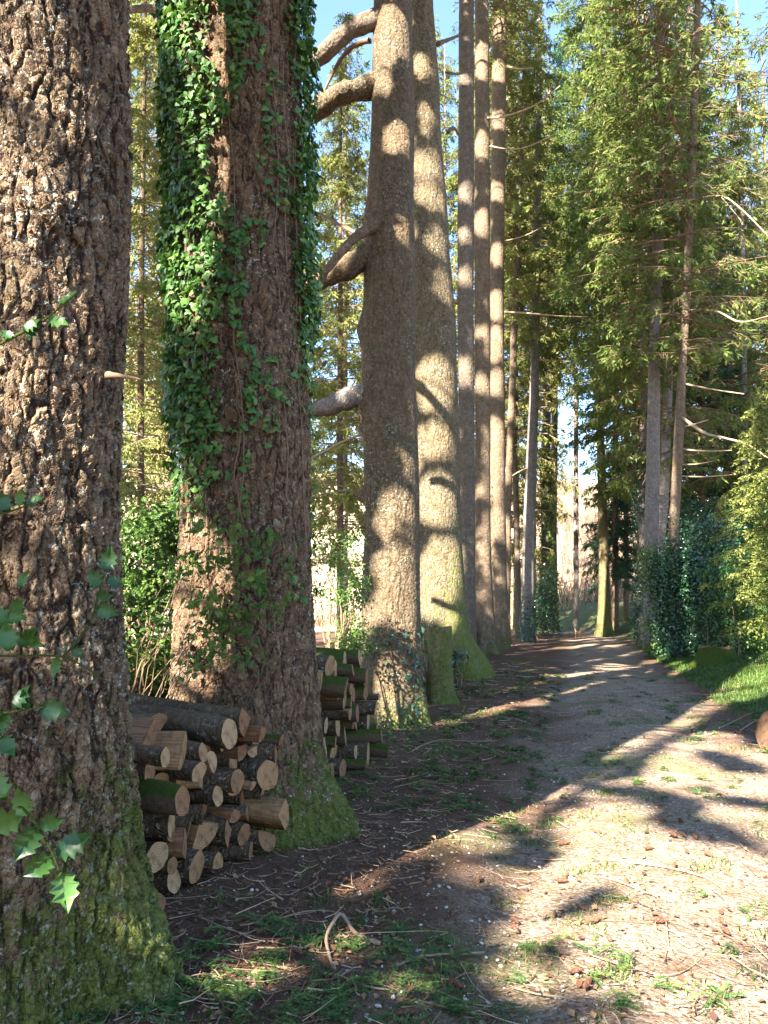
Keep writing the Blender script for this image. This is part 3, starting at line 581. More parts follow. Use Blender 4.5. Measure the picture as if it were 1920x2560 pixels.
ivy_on('t3', 'few ivy leaves low on the thick brown trunk with bare limbs', lambda th, z: np.clip(.3+np.cos(th), 0, 1)*.6, 130, .07, (.0, 1.3), M['ivy_dark'], .06, (IVY_V, IVY_F), 8)

def bush(name, label, cat, c, rad, n, size, mat, tpl=(QL_V, QL_F), seed=1, shell=.55, stems=8, spinmode=0, group=None, lump=.3, tilt=.7, droop=0., box=False, sfrom=(0, 0, -.05), srad=.018, nc=None, zoff=0):
    rng = np.random.default_rng(seed); base = np.array(G(c[0], c[1], zoff)); rx, ry, rz = rad
    nc = nc or max(6, n//170)
    cc = unit(rng.normal(0, 1, (nc, 3)))*rng.uniform(.45, .95, nc)[:, None]*np.array([rx, ry, rz])+np.array([0, 0, rz])
    if box: cc[:, 2] = rng.uniform(.03, 1.95, nc)*rz
    cc[:, 2] = np.abs(cc[:, 2])
    cr = rng.uniform(.6, 1.2, nc)*lump*min(rx, ry, rz)*2
    w = rng.integers(0, nc, n); d = unit(rng.normal(0, 1, (n, 3)))
    pos = cc[w]+d*(cr[w]*rng.uniform(shell, 1.05, n))[:, None]*np.array([1, 1, .8]); pos[:, 2] = np.maximum(pos[:, 2], .04)
    V, Fq = tile_leaves(rng, pos, d+np.array([0, 0, .5]), size*rng.uniform(.6, 1.2, n), rng.uniform(0, 6.28, n), *tpl, tilt=tilt)
    rn = np.clip(rng.random(nc)[w]*.5+rng.random(n)*.5, 0, 1)
    e = empty(name, tuple(base), label, cat, group)
    obj('leaves', mesh_np(V, Fq, rep(rn, tpl[1]), False, (mat,)), e)
    if stems:
        idx = rng.integers(0, nc, stems); b0 = rng.normal(0, .12, (stems, 3)); b0[:, 2] = 0; b0 = b0+np.array(sfrom)
        tt = np.linspace(0, 1, 8)[None, :, None]
        A = b0[:, None]*(1-tt)+cc[idx][:, None]*tt+np.array([0, 0, 1])*(.25*rz*np.sin(tt*pi))+rng.normal(0, .03, (stems, 8, 3))
        V, Fq = tubes(A, np.tile(np.linspace(srad, srad*.25, 8), (stems, 1)), 5); obj('stems', mesh_np(V, Fq, None, True, (M['twig'],)), e)
    return e
def at(px, D): return ((px-960)/F*D, D)
bush('holly_bush', 'leafy holly growing behind the nearest woodpile between the first two trunks', 'holly', at(330, 6.4), (.62, .6, 1.35), 4200, .062, M['bush_light'], (HOLLY_V, HOLLY_F), 11, .2, 30, lump=.3)
bush('holly_bush', 'sunlit shrub with small pale leaves behind the first holly', 'shrub', at(380, 8.2), (.9, .7, 1.5), 8000, .05, M['bush_light'], (QL_V, QL_F), 12, .2, 24, lump=.25)
bush('hazel_shrub', 'airy green shrub between the ivy clad trunk and the limbed trunk', 'shrub', at(845, 9.3), (.42, .5, 1.45), 3400, .045, M['bush_light'], (QL_V, QL_F), 13, .2, 22, lump=.30)
bush('holly_bush', 'holly twigs hanging in front of the ivy clad trunk above the logs', 'holly', at(560, 5.0), (.55, .14, .62), 620, .055, M['bush_light'], (HOLLY_V, HOLLY_F), 14, .1, 22, lump=.5, sfrom=(-.75, .6, -.7), srad=.005, nc=60, zoff=1.0)
HB = 'bushes along the sunny side of the path'
bush('ivy_bush', 'narrow sunlit ivy column between two dark ones at the path edge', 'ivy', at(1637, 25.2), (.30, .35, 1.7), 3600, .10, M['bush_light'], (QL_V, QL_F), 21, .5, 4, lump=.8, box=True, group=HB)
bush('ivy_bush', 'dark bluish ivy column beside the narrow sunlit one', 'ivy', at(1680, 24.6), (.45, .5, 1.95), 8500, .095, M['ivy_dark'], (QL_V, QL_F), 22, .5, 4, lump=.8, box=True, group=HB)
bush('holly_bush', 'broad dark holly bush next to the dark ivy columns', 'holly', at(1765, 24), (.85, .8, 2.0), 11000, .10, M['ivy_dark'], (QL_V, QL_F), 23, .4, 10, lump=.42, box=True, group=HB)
bush('holly_bush', 'young upright holly with pale stems above the tree stump', 'holly', at(1805, 21), (.55, .5, 1.6), 4200, .09, M['holly'], (QL_V, QL_F), 24, .3, 14, lump=.42, group=HB)
bush('holly_bush', 'sunlit green bush at the right edge behind the grass bank', 'bush', at(1900, 22), (1.0, .9, 1.6), 9000, .09, M['bush_light'], (QL_V, QL_F), 25, .3, 14, lump=.4, group=HB)
bush('bramble_bush', 'tangled low bush at the right edge above the cut log', 'bush', at(1960, 17.5), (.9, .8, .8), 3500, .07, M['bush_light'], (QL_V, QL_F), 26, .3, 18, lump=.4, group=HB)
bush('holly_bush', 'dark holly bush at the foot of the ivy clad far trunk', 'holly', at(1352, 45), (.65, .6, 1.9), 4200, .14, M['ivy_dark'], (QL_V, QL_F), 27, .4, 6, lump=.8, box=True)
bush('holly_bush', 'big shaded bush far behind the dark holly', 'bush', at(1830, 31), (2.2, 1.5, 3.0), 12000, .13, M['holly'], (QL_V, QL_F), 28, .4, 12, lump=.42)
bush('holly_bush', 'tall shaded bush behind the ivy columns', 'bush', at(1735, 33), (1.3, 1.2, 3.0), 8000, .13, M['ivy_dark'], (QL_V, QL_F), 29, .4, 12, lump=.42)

# near holly sprigs hanging in front of the first trunk
def holly_sprig(label, stem, leaves, D, seed):
    rng = np.random.default_rng(seed); q = np.array([P(a, b, D+c)[0] for a, b, c in stem]); base = q[0]
    e = empty('holly_sprig', tuple(base), label, 'holly sprig', 'holly sprigs in front of the first trunk')
    obj('stem', stick_mesh(q-base, .004, .0018, M['moss'], 20, 6), e)
    for (px, py, dx, dy, L) in leaves:
        p = P(px, py, D+rng.uniform(-.02, .03))[0]-base; dirv = unit(np.array([dx, rng.uniform(-.3, .3), -dy], float)); nr = unit(np.cross(dirv, unit(rng.normal(0, 1, 3)*np.array([.6, .2, .6])+np.array([0, 0, .2])))); nr = unit(nr*.3+np.array([rng.normal(0, .3), -1, rng.normal(.2, .3)]))
        x = unit(np.cross(dirv, nr)); nr = np.cross(x, dirv); B = np.stack([x, dirv, nr], 1)[None]
        V, Fq = scatter(HOLLY_V*np.array([1.15, 1, 1]), HOLLY_F, p[None], B, np.array([L*D/F]))
        obj('leaf', mesh_np(V, Fq, np.full(len(Fq), rng.uniform(.2, .9)), True, (M['holly'],)), e)
holly_sprig('largest holly sprig low on the mossy first trunk, tip bent downward', [(-40, 1990, 0), (40, 2010, 0), (90, 2060, 0), (130, 2130, 0), (150, 2180, .01)],
            [(60, 2040, -1, .15, 95), (20, 1995, -1, -.9, 80), (95, 2060, -.6, 1, 85), (100, 2060, 1, -.25, 60), (135, 2135, -.9, .6, 80), (140, 2140, 1, -.55, 85), (152, 2180, .35, 1, 85), (70, 2040, -.3, -1, 70)], 1.75, 51)
holly_sprig('holly twig with a single pointed leaf reaching across the first trunk', [(-40, 1790, 0), (30, 1780, 0), (90, 1770, 0), (110, 1768, 0)],
            [(100, 1768, 1, .25, 72), (40, 1775, .5, -1, 60), (30, 1780, -.5, 1, 65), (70, 1772, -.2, -1, 45), (10, 1785, -1, .2, 60), (0, 1840, .6, .8, 60)], 1.9, 52)
holly_sprig('holly twig with dark leaves at the left edge halfway up the first trunk', [(-40, 1640, 0), (60, 1640, 0), (140, 1640, 0), (190, 1655, 0), (260, 1700, .05), (285, 1712, .1)],
            [(20, 1630, -.2, -1, 70), (50, 1620, .7, -.9, 60), (30, 1560, -.8, -.4, 65), (55, 1580, .8, .5, 60), (60, 1500, -.6, .5, 50), (50, 1470, .5, -1, 45), (150, 1640, -.2, 1, 50), (0, 1600, 1, .1, 70), (20, 1540, 1, .1, 55)], 2.0, 53)
holly_sprig('thin holly shoot standing up along the right side of the first trunk', [(160, 1640, 0), (195, 1600, 0), (228, 1550, 0), (245, 1490, .02), (262, 1430, .03)],
            [(262, 1430, .2, -1, 60), (255, 1470, -.7, -.9, 55), (262, 1450, .9, .3, 45), (240, 1520, 1, .3, 55), (242, 1490, .9, -.1, 45), (180, 1620, .6, .5, 35)], 2.1, 54)
holly_sprig('pale blurred holly twig crossing the first trunk at two thirds height', [(-40, 880, 0), (40, 840, 0), (110, 800, 0), (160, 760, 0), (190, 735, 0)],
            [(150, 770, .5, -.6, 60), (120, 800, .9, .3, 55), (90, 810, -.3, 1, 45), (60, 830, .8, -.6, 50), (30, 850, -.6, -.5, 40)], 1.8, 55)
holly_sprig('small dark holly twig on the first trunk below the broken branch stub', [(-40, 1290, 0), (20, 1280, 0), (70, 1262, 0)],
            [(70, 1262, .9, -.2, 50), (50, 1268, .2, -1, 45), (20, 1280, -.4, -.8, 55)], 1.9, 56)

# ------------------------------------------------------------------ woodpiles
def log_obj(rng, r, L, kind, barkm, woodm, label, group, pos, rot):
    k = 18
    if kind == 'round': ang = np.linspace(0, 2*pi, k, endpoint=False); ry = 1+.06*np.sin(2*ang+rng.uniform(0, 6))+.04*np.sin(5*ang+rng.uniform(0, 6)); ys, zs_ = r*ry*np.cos(ang), r*ry*np.sin(ang); flat = np.zeros(k, int)
    elif kind == 'half': ang = np.r_[np.linspace(0, pi, 13), np.linspace(pi, 2*pi, 7)[1:-1]]; k = len(ang); rr = np.where(ang <= pi, 1, .12); ys, zs_ = r*1.25*np.cos(ang), r*1.25*np.sin(ang)*rr-r*.4; flat = (ang >= pi-.01).astype(int)
    else: ang = np.linspace(0, 1.75, 9); ys = np.r_[r*1.7*np.cos(ang), 0]-r*.7; zs_ = np.r_[r*1.7*np.sin(ang), 0]-r*.7; k = 10; flat = np.array([0]*8+[1, 1])
    a = rng.uniform(0, 2*pi) if kind != 'round' else 0
    y2, z2 = ys*cos(a)-zs_*sin(a), ys*sin(a)+zs_*cos(a)
    m = 9; xs = np.linspace(-L, 0, m); V = []
    bx, bz = rng.normal(0, .012), rng.normal(0, .012); kn = rng.uniform(-L, 0)
    for i, x in enumerate(xs):
        f = 1+.05*sin(i*1.3+bx*300)+.10*math.exp(-((x-kn)/.08)**2)
        V += [(x, yy*f+bx*sin(pi*i/(m-1)), zz*f+bz*sin(pi*i/(m-1))) for yy, zz in zip(y2, z2)]
    V = np.array(V); tl = rng.normal(0, .10, 2); last = V[-k:]; last[:, 0] += last[:, 1]*tl[0]+last[:, 2]*tl[1]
    idx = np.arange(m*k).reshape(m, k); j = np.roll(np.arange(k), -1)
    Fq = np.stack([idx[:-1], idx[:-1][:, j], idx[1:][:, j], idx[1:]], -1).reshape(-1, 4); mi = np.r_[np.tile(flat, m-1), 1]
    me = mesh_np(V, [Fq, np.arange(k)[::-1][None]], None, True, (barkm, woodm), mi)
    o = obj('log', me, None, pos, rot); tag(o, label, 'log', group)
    cf = np.vstack([last+np.array([.002, 0, 0]), last.mean(0)+np.array([.004, 0, 0])]); Ff = np.array([(i, (i+1) % k, k) for i in range(k)])
    obj('cut_face', mesh_np(cf, Ff, None, False, (woodm,)), o)
    return o
def pack(rng, u0, u1, h, rfun):
    C = []; us = np.linspace(u0, u1, 90)
    for _ in range(400):
        r = rfun(rng); best = None
        cand = us[(us > u0+r) & (us < u1-r)]
        z = np.full(len(cand), r)
        for (cu, cz, cr) in C:
            d2 = (r+cr)**2-(cand-cu)**2; z = np.maximum(z, np.where(d2 > 0, cz+np.sqrt(np.maximum(d2, 0)), 0))
        i = int(np.argmin(z+rng.uniform(0, .03, len(z))))
        if z[i]+r > h: 
            if rng.random() < .3: break
            continue
        C.append((float(cand[i]), float(z[i]), r))
    print('pile', len(C)); return C
def woodpile(seed, u0, u1, sfun, h, rfun, group, where, lengths=(.85, 1.1), kinds=(.62, .2, .18), jit=.07, skew=0., mossp=.4, yawj=.05, far=False, nmax=999):
    rng = np.random.default_rng(seed); C = pack(rng, u0, u1, h, rfun)[:nmax]
    rowh = 2.0*np.mean([c[2] for c in C]); rows = {}
    for c in C: rows.setdefault(int(c[1]/rowh), []).append(c)
    ordn = ['first', 'second', 'third', 'fourth', 'fifth', 'sixth', 'seventh', 'eighth', 'ninth', 'tenth', 'eleventh', 'twelfth', 'thirteenth', 'fourteenth', 'fifteenth', 'sixteenth']
    for ri in sorted(rows):
        for ci, (cu, cz, r) in enumerate(sorted(rows[ri])):
            kind = rng.choice(['round', 'half', 'wedge'], p=kinds); moss = rng.random() < mossp and kind == 'round'
            s = sfun(cu)+rng.normal(0, jit); x, y = xy(s, cu); gzz = float(H(*xy(sfun(cu)-.4, cu)))
            w = 'wood_dark' if rng.random() < .4 else ('wood' if rng.random() < .65 else 'wood_pale')
            size = 'thin' if r < .055 else ('thick' if r > .088 else 'medium')
            shape = {'round': 'round', 'half': 'split half', 'wedge': 'split wedge'}[kind]
            tone = {'wood_dark': 'dark ended', 'wood': 'orange ended', 'wood_pale': 'pale ended'}[w]
            if far: lab = 'weathered log among the shaded stack %s' % where
            else: lab = '%s%s %s log, %s layer, %s along, pile %s' % ('mossy ' if moss else '', tone, shape, ordn[min(ri, 15)], ordn[min(ci, 15)], where)
            log_obj(rng, r*.97, rng.uniform(*lengths), kind, M['log_moss'] if moss else M['log_bark'], M[w], lab, group, (x, y, gzz+cz), (rng.normal(0, .02), rng.normal(0, .03)+.02, -math.atan2(US, UC)+skew+rng.normal(0, yawj)))
woodpile(61, 3.2, 4.98, lambda u: -2.17+.14*(u-3.75), .93, lambda g: float(np.clip(g.lognormal(math.log(.066), .34), .032, .115)), 'logs of the woodpile between the first two trunks', 'by the first trunk', jit=.10, mossp=.3, yawj=.2, kinds=(.46, .24, .30))
woodpile(62, 6.0, 8.3, lambda u: -2.32+(u-6)*.03, 1.22, lambda g: float(np.clip(g.lognormal(math.log(.078), .3), .04, .125)), 'logs of the woodpile beyond the ivy clad trunk', 'past the ivy', jit=.11, mossp=.75, lengths=(.9, 1.25), kinds=(.78, .12, .10), skew=.10)
woodpile(63, 11.6, 15.6, lambda u: -3.0, 1.35, lambda g: float(g.uniform(.11, .17)), 'logs of the woodpile beyond the limbed trunk', 'beyond the limbed trunk', far=True, jit=.06, nmax=42)
woodpile(64, 18.6, 30, lambda u: -3.75, 1.25, lambda g: float(g.uniform(.17, .26)), 'logs of the far woodpile along the row of trunks', 'along the far row of trunks', far=True, jit=.06, nmax=56)

# ------------------------------------------------------------------ stumps, logs on the ground
def stump(label, c, r, h, mat, ph=0., topm='wood_dark', name='tree_stump'):
    k = 48; zz = np.linspace(-.15, h, 22); th = np.linspace(0, 2*pi, k, endpoint=False); Z, T = np.meshgrid(zz, th, indexing='ij')
    rr = r*(1+.45*np.exp(-np.clip(Z, 0, None)/.18)*(1+.5*np.cos(4*T+ph))+.05*np.sin(5*T+ph)+.03*np.sin(11*T+Z*8))
    V = np.stack([rr*np.cos(T), rr*np.sin(T), Z+(.03*np.sin(3*T+ph))*(Z > h-.01)], -1).reshape(-1, 3)
    idx = np.arange(22*k).reshape(22, k); j = np.roll(np.arange(k), -1); Fq = np.stack([idx[:-1], idx[:-1][:, j], idx[1:][:, j], idx[1:]], -1).reshape(-1, 4)
    e = empty(name, G(*c), label, 'stump'); obj('stump_body', mesh_np(V, Fq, None, True, (mat,)), e)
    tv = np.vstack([V[-k:], V[-k:].mean(0)]); obj('cut_face', mesh_np(tv, np.array([(i, (i+1) % k, k) for i in range(k)]), None, False, (M[topm],)), e)
    return e
q = ground(1100, 1755); stump('tall dark mossy stump with ivy between the limbed trunk and the broad mossy trunk', (q[0], q[1]), .20, 1.22, M['bark_green'], 1.)
q = ground(1805, 1662); stump('low mossy tree stump in the grass before the holly bushes', (q[0], q[1]+.3), .40, .42, M['moss'], 2., 'wood_dark')
bush('ivy_plant', 'bluish ivy leaves sprawling at the roots of the broad mossy trunk', 'ivy', at(1128, 15.4), (.22, .2, .35), 420, .07, M['ivy_dark'], (IVY_V, IVY_F), 31, .3, 5, lump=.6)
q = ground(1955, 1875)
lo = log_obj(np.random.default_rng(5), .26, 1.3, 'round', M['bark_plain'], M['wood_old'], 'thick cut log end lying at the right edge of the path', None, (q[0]-.1, q[1]-.05, q[2]+.17), (0, 0, pi+.45))

# ------------------------------------------------------------------ dog on the path
def dog():
    p = ground(1447, 1597)
    me = bpy.data.meshes.new('dog'); o = bpy.data.objects.new('dog', me); COL.objects.link(o); o.location = tuple(p); o.rotation_euler = (0, 0, .5)
    J = [((0, 0, .33), .075), ((0, .14, .33), .07), ((0, -.15, .34), .085), ((0, -.24, .42), .055), ((0, -.30, .49), .06), ((0, -.38, .47), .035), ((0, -.43, .455), .025)]
    E = [(0, 1), (0, 2), (2, 3), (3, 4), (4, 5), (5, 6)]
    V = [j[0] for j in J]; Rr = [j[1] for j in J]
    def chain(a, pts):
        prev = a
        for q_, r_ in pts: V.append(q_); Rr.append(r_); E.append((prev, len(V)-1)); prev = len(V)-1
    for s in (-1, 1):
        chain(2, [((.06*s, -.16, .27), .04), ((.065*s, -.15, .14), .024), ((.065*s, -.17, .02), .022)])
        chain(1, [((.06*s, .14, .27), .05), ((.065*s, .10, .17), .03), ((.065*s, .17, .11), .02), ((.065*s, .15, .02), .02)])
        chain(4, [((.045*s, -.285, .545), .016), ((.05*s, -.27, .575), .008)])
    chain(1, [((0, .21, .37), .02), ((0, .27, .45), .014), ((0, .25, .53), .01)])
    me.from_pydata(V, E, []); me.materials.append(M['dog'])
    sk = o.modifiers.new('skin', 'SKIN'); 
    for i, r_ in enumerate(Rr): me.skin_vertices[0].data[i].radius = (r_, r_)
    me.skin_vertices[0].data[0].use_root = True
    ss = o.modifiers.new('sub', 'SUBSURF'); ss.levels = 1; ss.render_levels = 1
    tag(o, 'small tan dog standing far along the path before the bend', 'dog')
dog()

# ------------------------------------------------------------------ ground
gx = np.unique(np.r_[np.arange(-2.6, 4.2, .032), 4.2+np.cumsum(.034*1.035**np.arange(170)), -2.6-np.cumsum(.034*1.035**np.arange(160))])
gx = gx[(gx > -420) & (gx < 420)]
gy = np.unique(np.r_[np.arange(1.6, 9, .032), 9+np.cumsum(.034*1.02**np.arange(280)), 1.6-np.cumsum(.04*1.06**np.arange(90))])
gy = gy[(gy > -150) & (gy < 480)]
GX, GY = np.meshgrid(gx, gy, indexing='ij'); GH = H(GX, GY)
fine = np.clip(1-np.hypot(GX, GY)/22, 0, 1)
GH = GH+fine*(.010*snoise(GX*9, GY*9, 14)+.005*snoise(GX*25, GY*25, 15))
s_, u_ = su(GX, GY); dS = s_-pathc(u_); nz_ = snoise(GX*1.3, GY*1.3, 21)*.4+snoise(GX*4, GY*4, 22)*.2
pth = np.clip((1.55+nz_-np.abs(dS-.45))/.8, 0, 1)*np.clip((75-u_)/10, 0, 1)
gv = np.clip((dS-2.0+nz_)/.5, 0, 1)*np.clip((7.5-dS)/3, 0, 1)
gv = np.maximum(gv*np.clip((u_-8)/4, 0, 1)*np.clip((60-u_)/6, 0, 1), np.clip((u_-50)/6, 0, 1)*np.clip((75-u_)/8, 0, 1)*.9*(dS > .3))
gv = np.maximum(gv, .55*np.clip(snoise(GX*1.8, GY*1.8, 23)-.45, 0, 1)*2*np.clip((40-u_)/10, 0, 1))
field = np.clip((-s_-14)/8, 0, 1)
n, k = GX.shape; idx = np.arange(n*k).reshape(n, k)
Fq = np.stack([idx[:-1, :-1], idx[1:, :-1], idx[1:, 1:], idx[:-1, 1:]], -1).reshape(-1, 4)
t = NT('ground'); o = t.coord('Object')
n1 = t.noise(o, 3, 5, .65); n2 = t.noise(o, 28, 4, .7); n3 = t.noise(o, 140, 3, .7); vo = t.n('ShaderNodeTexVoronoi', i_Vector=o, i_Scale=55.0); vs = t.n('ShaderNodeSeparateColor', i_0=vo.outputs['Color'])
grav = t.mix(t.ramp(vs.outputs[0], [(.25, 0), (1, 1)]), (.14, .095, .062), (.37, .295, .22))
grav = t.mix(t.ramp(n1, [(.42, 0), (.62, .75)]), grav, (.14, .085, .055))
lit = t.mix(t.ramp(n3, [(.35, 0), (.7, 1)]), (.035, .018, .012), (.16, .085, .05))
lit = t.mix(t.ramp(n2, [(.5, 0), (.7, .6)]), lit, (.085, .06, .04))
gr = t.mix(n2, (.025, .05, .01), (.08, .12, .02))
far = t.mix(t.noise(o, .5, 6, .75), (.13, .085, .06), (.40, .30, .215))
fld = t.mix(t.noise(o, .3, 5, .7), (.30, .25, .15), (.50, .42, .30))
pf = t.math('MULTIPLY', t.attr('path'), t.ramp(n1, [(.25, .55), (.5, 1)]))
col = t.mix(pf, lit, grav); col = t.mix(t.attr('far'), col, far); col = t.mix(t.attr('field'), col, fld)
col = t.mix(t.math('MULTIPLY', t.attr('green'), t.ramp(n2, [(.3, .5), (.6, 1)])), col, gr)
hh_ = t.math('ADD', t.math('MULTIPLY', n3, .5), t.math('ADD', n2, t.math('MULTIPLY', vo.outputs[0], -.7)))
M['ground'] = t.surf(col, .95, hh_, .8, .02, spec=.15)
ge = mesh_np(np.stack([GX, GY, GH], -1).reshape(-1, 3), Fq, None, True, (M['ground'],),
             vattr=dict(path=pth.ravel(), green=gv.ravel(), far=np.clip((u_-48)/14, 0, 1).ravel(), field=(field*np.clip((GY-10)/15, 0, 1)).ravel()))
tag(obj('ground', ge), 'woodland floor with a gravel path, needle litter and a leafy hill behind', None, None, 'structure')

# ---- scattered ground cover (uncountable)
def sample_ground(n, rng, near=True, box=None, power=1.6, ymax=26, fov=.62):
    u = rng.random(n)**power; y = 2.0+ymax*u; x = rng.uniform(-fov, fov, n)*y+rng.normal(0, .2, n)
    return x, y
rng = np.random.default_rng(77)
def near_ok(x, y, m=.0):
    ok = np.ones(len(x), bool)
    for k_ in ('t1', 't2', 't3'):
        b = TR[k_]['base']; ok &= np.hypot(x-b[0], y-b[1]) > float(TR[k_]['r'][0])*.95+m
    return ok
# twigs
x, y = sample_ground(15000, rng, power=1.7, ymax=20); s1, u1 = su(x, y); ok = near_ok(x, y) & (rng.random(len(x)) < np.where(np.abs(s1-.5) < 1.5, .35, .95)) & (s1 < 4)
x, y = x[ok], y[ok]; n = len(x); L = rng.lognormal(math.log(.13), .55, n); a = rng.uniform(0, pi, n)*1.0; cv = rng.normal(0, .6, n)*(rng.random(n) > .35); m = 7; tt = np.linspace(-.5, .5, m)
ang = a[:, None]+cv[:, None]*tt[None]
px_ = x[:, None]+np.cumsum(np.cos(ang)*L[:, None]/m, 1); py_ = y[:, None]+np.cumsum(np.sin(ang)*L[:, None]/m, 1)
pz_ = H(px_, py_)+.008+np.abs(rng.normal(0, .012, (n, 1)))+.02*rng.random((n, 1))*np.abs(tt)[None]*2
V, Fq = tubes(np.stack([px_, py_, pz_], -1), np.tile(((.0012+.0024*rng.random(n)**2)*np.maximum(1, y/8))[:, None], (1, m))*np.linspace(1.2, .6, m)[None], 3)
tag(obj('twig_litter', mesh_np(V, Fq, np.repeat(rng.random(n), (m-1)*3), False, (M['litter_twig'],))), 'thin fallen twigs and needles littering the woodland floor', None, None, 'stuff')
# leaf litter
x, y = sample_ground(26000, rng, power=1.5, ymax=22); s1, u1 = su(x, y); ok = near_ok(x, y) & (rng.random(len(x)) < np.where(np.abs(s1-.5) < 1.4, .30, 1)) & (s1 < 3)
x, y = x[ok], y[ok]; n = len(x); pos = np.stack([x, y, H(x, y)+.008+.012*rng.random(n)], 1)
V, Fq = scatter(QL_V*np.array([1, 1, 1.2]), QL_F, pos, basis(unit(np.stack([rng.normal(0, .35, n), rng.normal(0, .35, n), np.ones(n)], 1)), rng.uniform(0, 6.28, n)), rng.uniform(.012, .046, n))
tag(obj('leaf_litter', mesh_np(V, Fq, rep(rng.random(n), QL_F), False, (M['leaf_litter'],))), 'brown scales and dead leaves scattered over the ground', None, None, 'stuff')
# pebbles
ph_ = (1+5**.5)/2
ico = unit(np.array([(-1, ph_, 0), (1, ph_, 0), (-1, -ph_, 0), (1, -ph_, 0), (0, -1, ph_), (0, 1, ph_), (0, -1, -ph_), (0, 1, -ph_), (ph_, 0, -1), (ph_, 0, 1), (-ph_, 0, -1), (-ph_, 0, 1)]))
icf = np.array([(0, 11, 5), (0, 5, 1), (0, 1, 7), (0, 7, 10), (0, 10, 11), (1, 5, 9), (5, 11, 4), (11, 10, 2), (10, 7, 6), (7, 1, 8), (3, 9, 4), (3, 4, 2), (3, 2, 6), (3, 6, 8), (3, 8, 9), (4, 9, 5), (2, 4, 11), (6, 2, 10), (8, 6, 7), (9, 8, 1)])
x, y = sample_ground(15000, rng, power=1.5, ymax=16); s1, u1 = su(x, y); ok = (np.abs(s1-.2) < 2.1+.3*rng.normal(size=len(x))) & near_ok(x, y)
x, y = x[ok], y[ok]; n = len(x); pos = np.stack([x, y, H(x, y)+.004], 1); r_ = .003+.008*rng.random(n)**3
V, Fq = scatter(ico, icf, pos, basis(unit(np.stack([rng.normal(0, .3, n), rng.normal(0, .3, n), np.ones(n)], 1)), rng.uniform(0, 6.28, n)), np.stack([r_*rng.uniform(1, 1.7, n), r_, r_*.7], 1))
tag(obj('gravel', mesh_np(V, Fq, rep(rng.random(n), icf), False, (M['pebble'],))), 'small pale stones of the gravel path', None, None, 'stuff')
# grass
def grass(n, x, y, h, rng, name, label):
    pos = np.stack([x, y, H(x, y)-.004], 1); az = rng.uniform(0, 6.28, n); ln = rng.uniform(.2, .9, n)
    d = np.stack([np.cos(az)*ln, np.sin(az)*ln, np.ones(n)], 1); d = unit(d); sd = np.stack([-np.sin(az), np.cos(az), 0*az], 1); w = (.0018+.0022*rng.random(n))*np.maximum(1, np.hypot(x, y)/9)
    h = h[:, None]; w = w[:, None]; mid = pos+d*h*.55; tip = pos+d*h*.9+np.stack([np.cos(az), np.sin(az), 0*az], 1)*h*.28
    V = np.stack([pos-sd*w, pos+sd*w, mid+sd*w*.8, mid-sd*w*.8, tip], 1).reshape(-1, 3); i = np.arange(n)*5
    a = Acc(); rn = rng.random(n); a.add(V, np.stack([i, i+1, i+2, i+3], 1), rn); me = mesh_np(V, [np.stack([i, i+1, i+2, i+3], 1), np.stack([i+3, i+2, i+4], 1)], np.r_[rn, rn], False, (M['grass'],))
    return tag(obj(name, me), label, None, None, 'stuff')
xs, ys = [], []
u1 = 9+26*rng.random(90000)**1.2; s1 = 2.1+rng.gamma(1.6, 1.2, 90000); d_ = .5+.5*snoise(*[c*1.1 for c in xy(s1, u1)], 61); ok = (rng.random(90000) < np.clip(d_*1.6, 0, 1)) & (s1 > 2.15+.35*snoise(s1*0, u1*1.1, 24)); gx1, gy1 = xy(s1[ok], u1[ok])
grass(len(gx1), gx1, gy1, .05+.10*rng.random(len(gx1)), rng, 'grass_bank', 'lush green grass along the sunny bank of the path')
nt = 330; tx, ty = sample_ground(nt, rng, power=1.2, ymax=16, fov=.5); bl_ = rng.integers(20, 90, nt); gx1 = np.repeat(tx, bl_)+rng.normal(0, .07, bl_.sum()); gy1 = np.repeat(ty, bl_)+rng.normal(0, .07, bl_.sum()); ok = near_ok(gx1, gy1)
gx1, gy1 = gx1[ok], gy1[ok]; grass(len(gx1), gx1, gy1, .02+.045*rng.random(len(gx1)), rng, 'grass_tufts', 'small grass tufts growing in the gravel and litter')
# spruce sprigs on the ground
def sprigs(cx, cy, sz, rng, up=.03):
    n = len(cx); az = rng.uniform(0, 6.28, n); a = Acc()
    for j in range(3):                                   # side twigs
        k2 = 26; ax = az+(-.6, 0, .6)[j]; ll = sz*(.7, 1, .7)[j]
        tt = np.tile(np.linspace(.05, 1, k2), n); q = np.repeat(np.arange(n), k2)
        bx_ = cx[q]+np.cos(ax[q])*ll[q]*tt; by_ = cy[q]+np.sin(ax[q])*ll[q]*tt
        pz = H(bx_, by_)+.012+up*np.repeat(rng.random(n), k2)*np.sin(tt*pi)
        for sgn in (-1, 1):
            aa = ax[q]+sgn*rng.uniform(.7, 1.1, len(q)); d = unit(np.stack([np.cos(aa), np.sin(aa), rng.uniform(0, .5, len(q))], 1)); side = unit(np.cross(d, np.array([0, 0, 1.])+rng.normal(0, .5, (len(q), 3))))
            V, Fq = diamonds(np.stack([bx_, by_, pz], 1), d, side, rng.uniform(.018, .034, len(q))*(1-.4*tt), np.full(len(q), .0026)*np.maximum(1, by_/5)); a.add(V, Fq, np.repeat(rng.random(n), k2))
    return a
n = 3600; x, y = sample_ground(n, rng, power=1.3, ymax=17, fov=.55); s1, u1 = su(x, y); cl = .5+.5*snoise(x*1.4, y*1.4, 71)
ok = near_ok(x, y) & (rng.random(n) < np.where(s1 < -.5, 1, .22)) & (cl > .42)
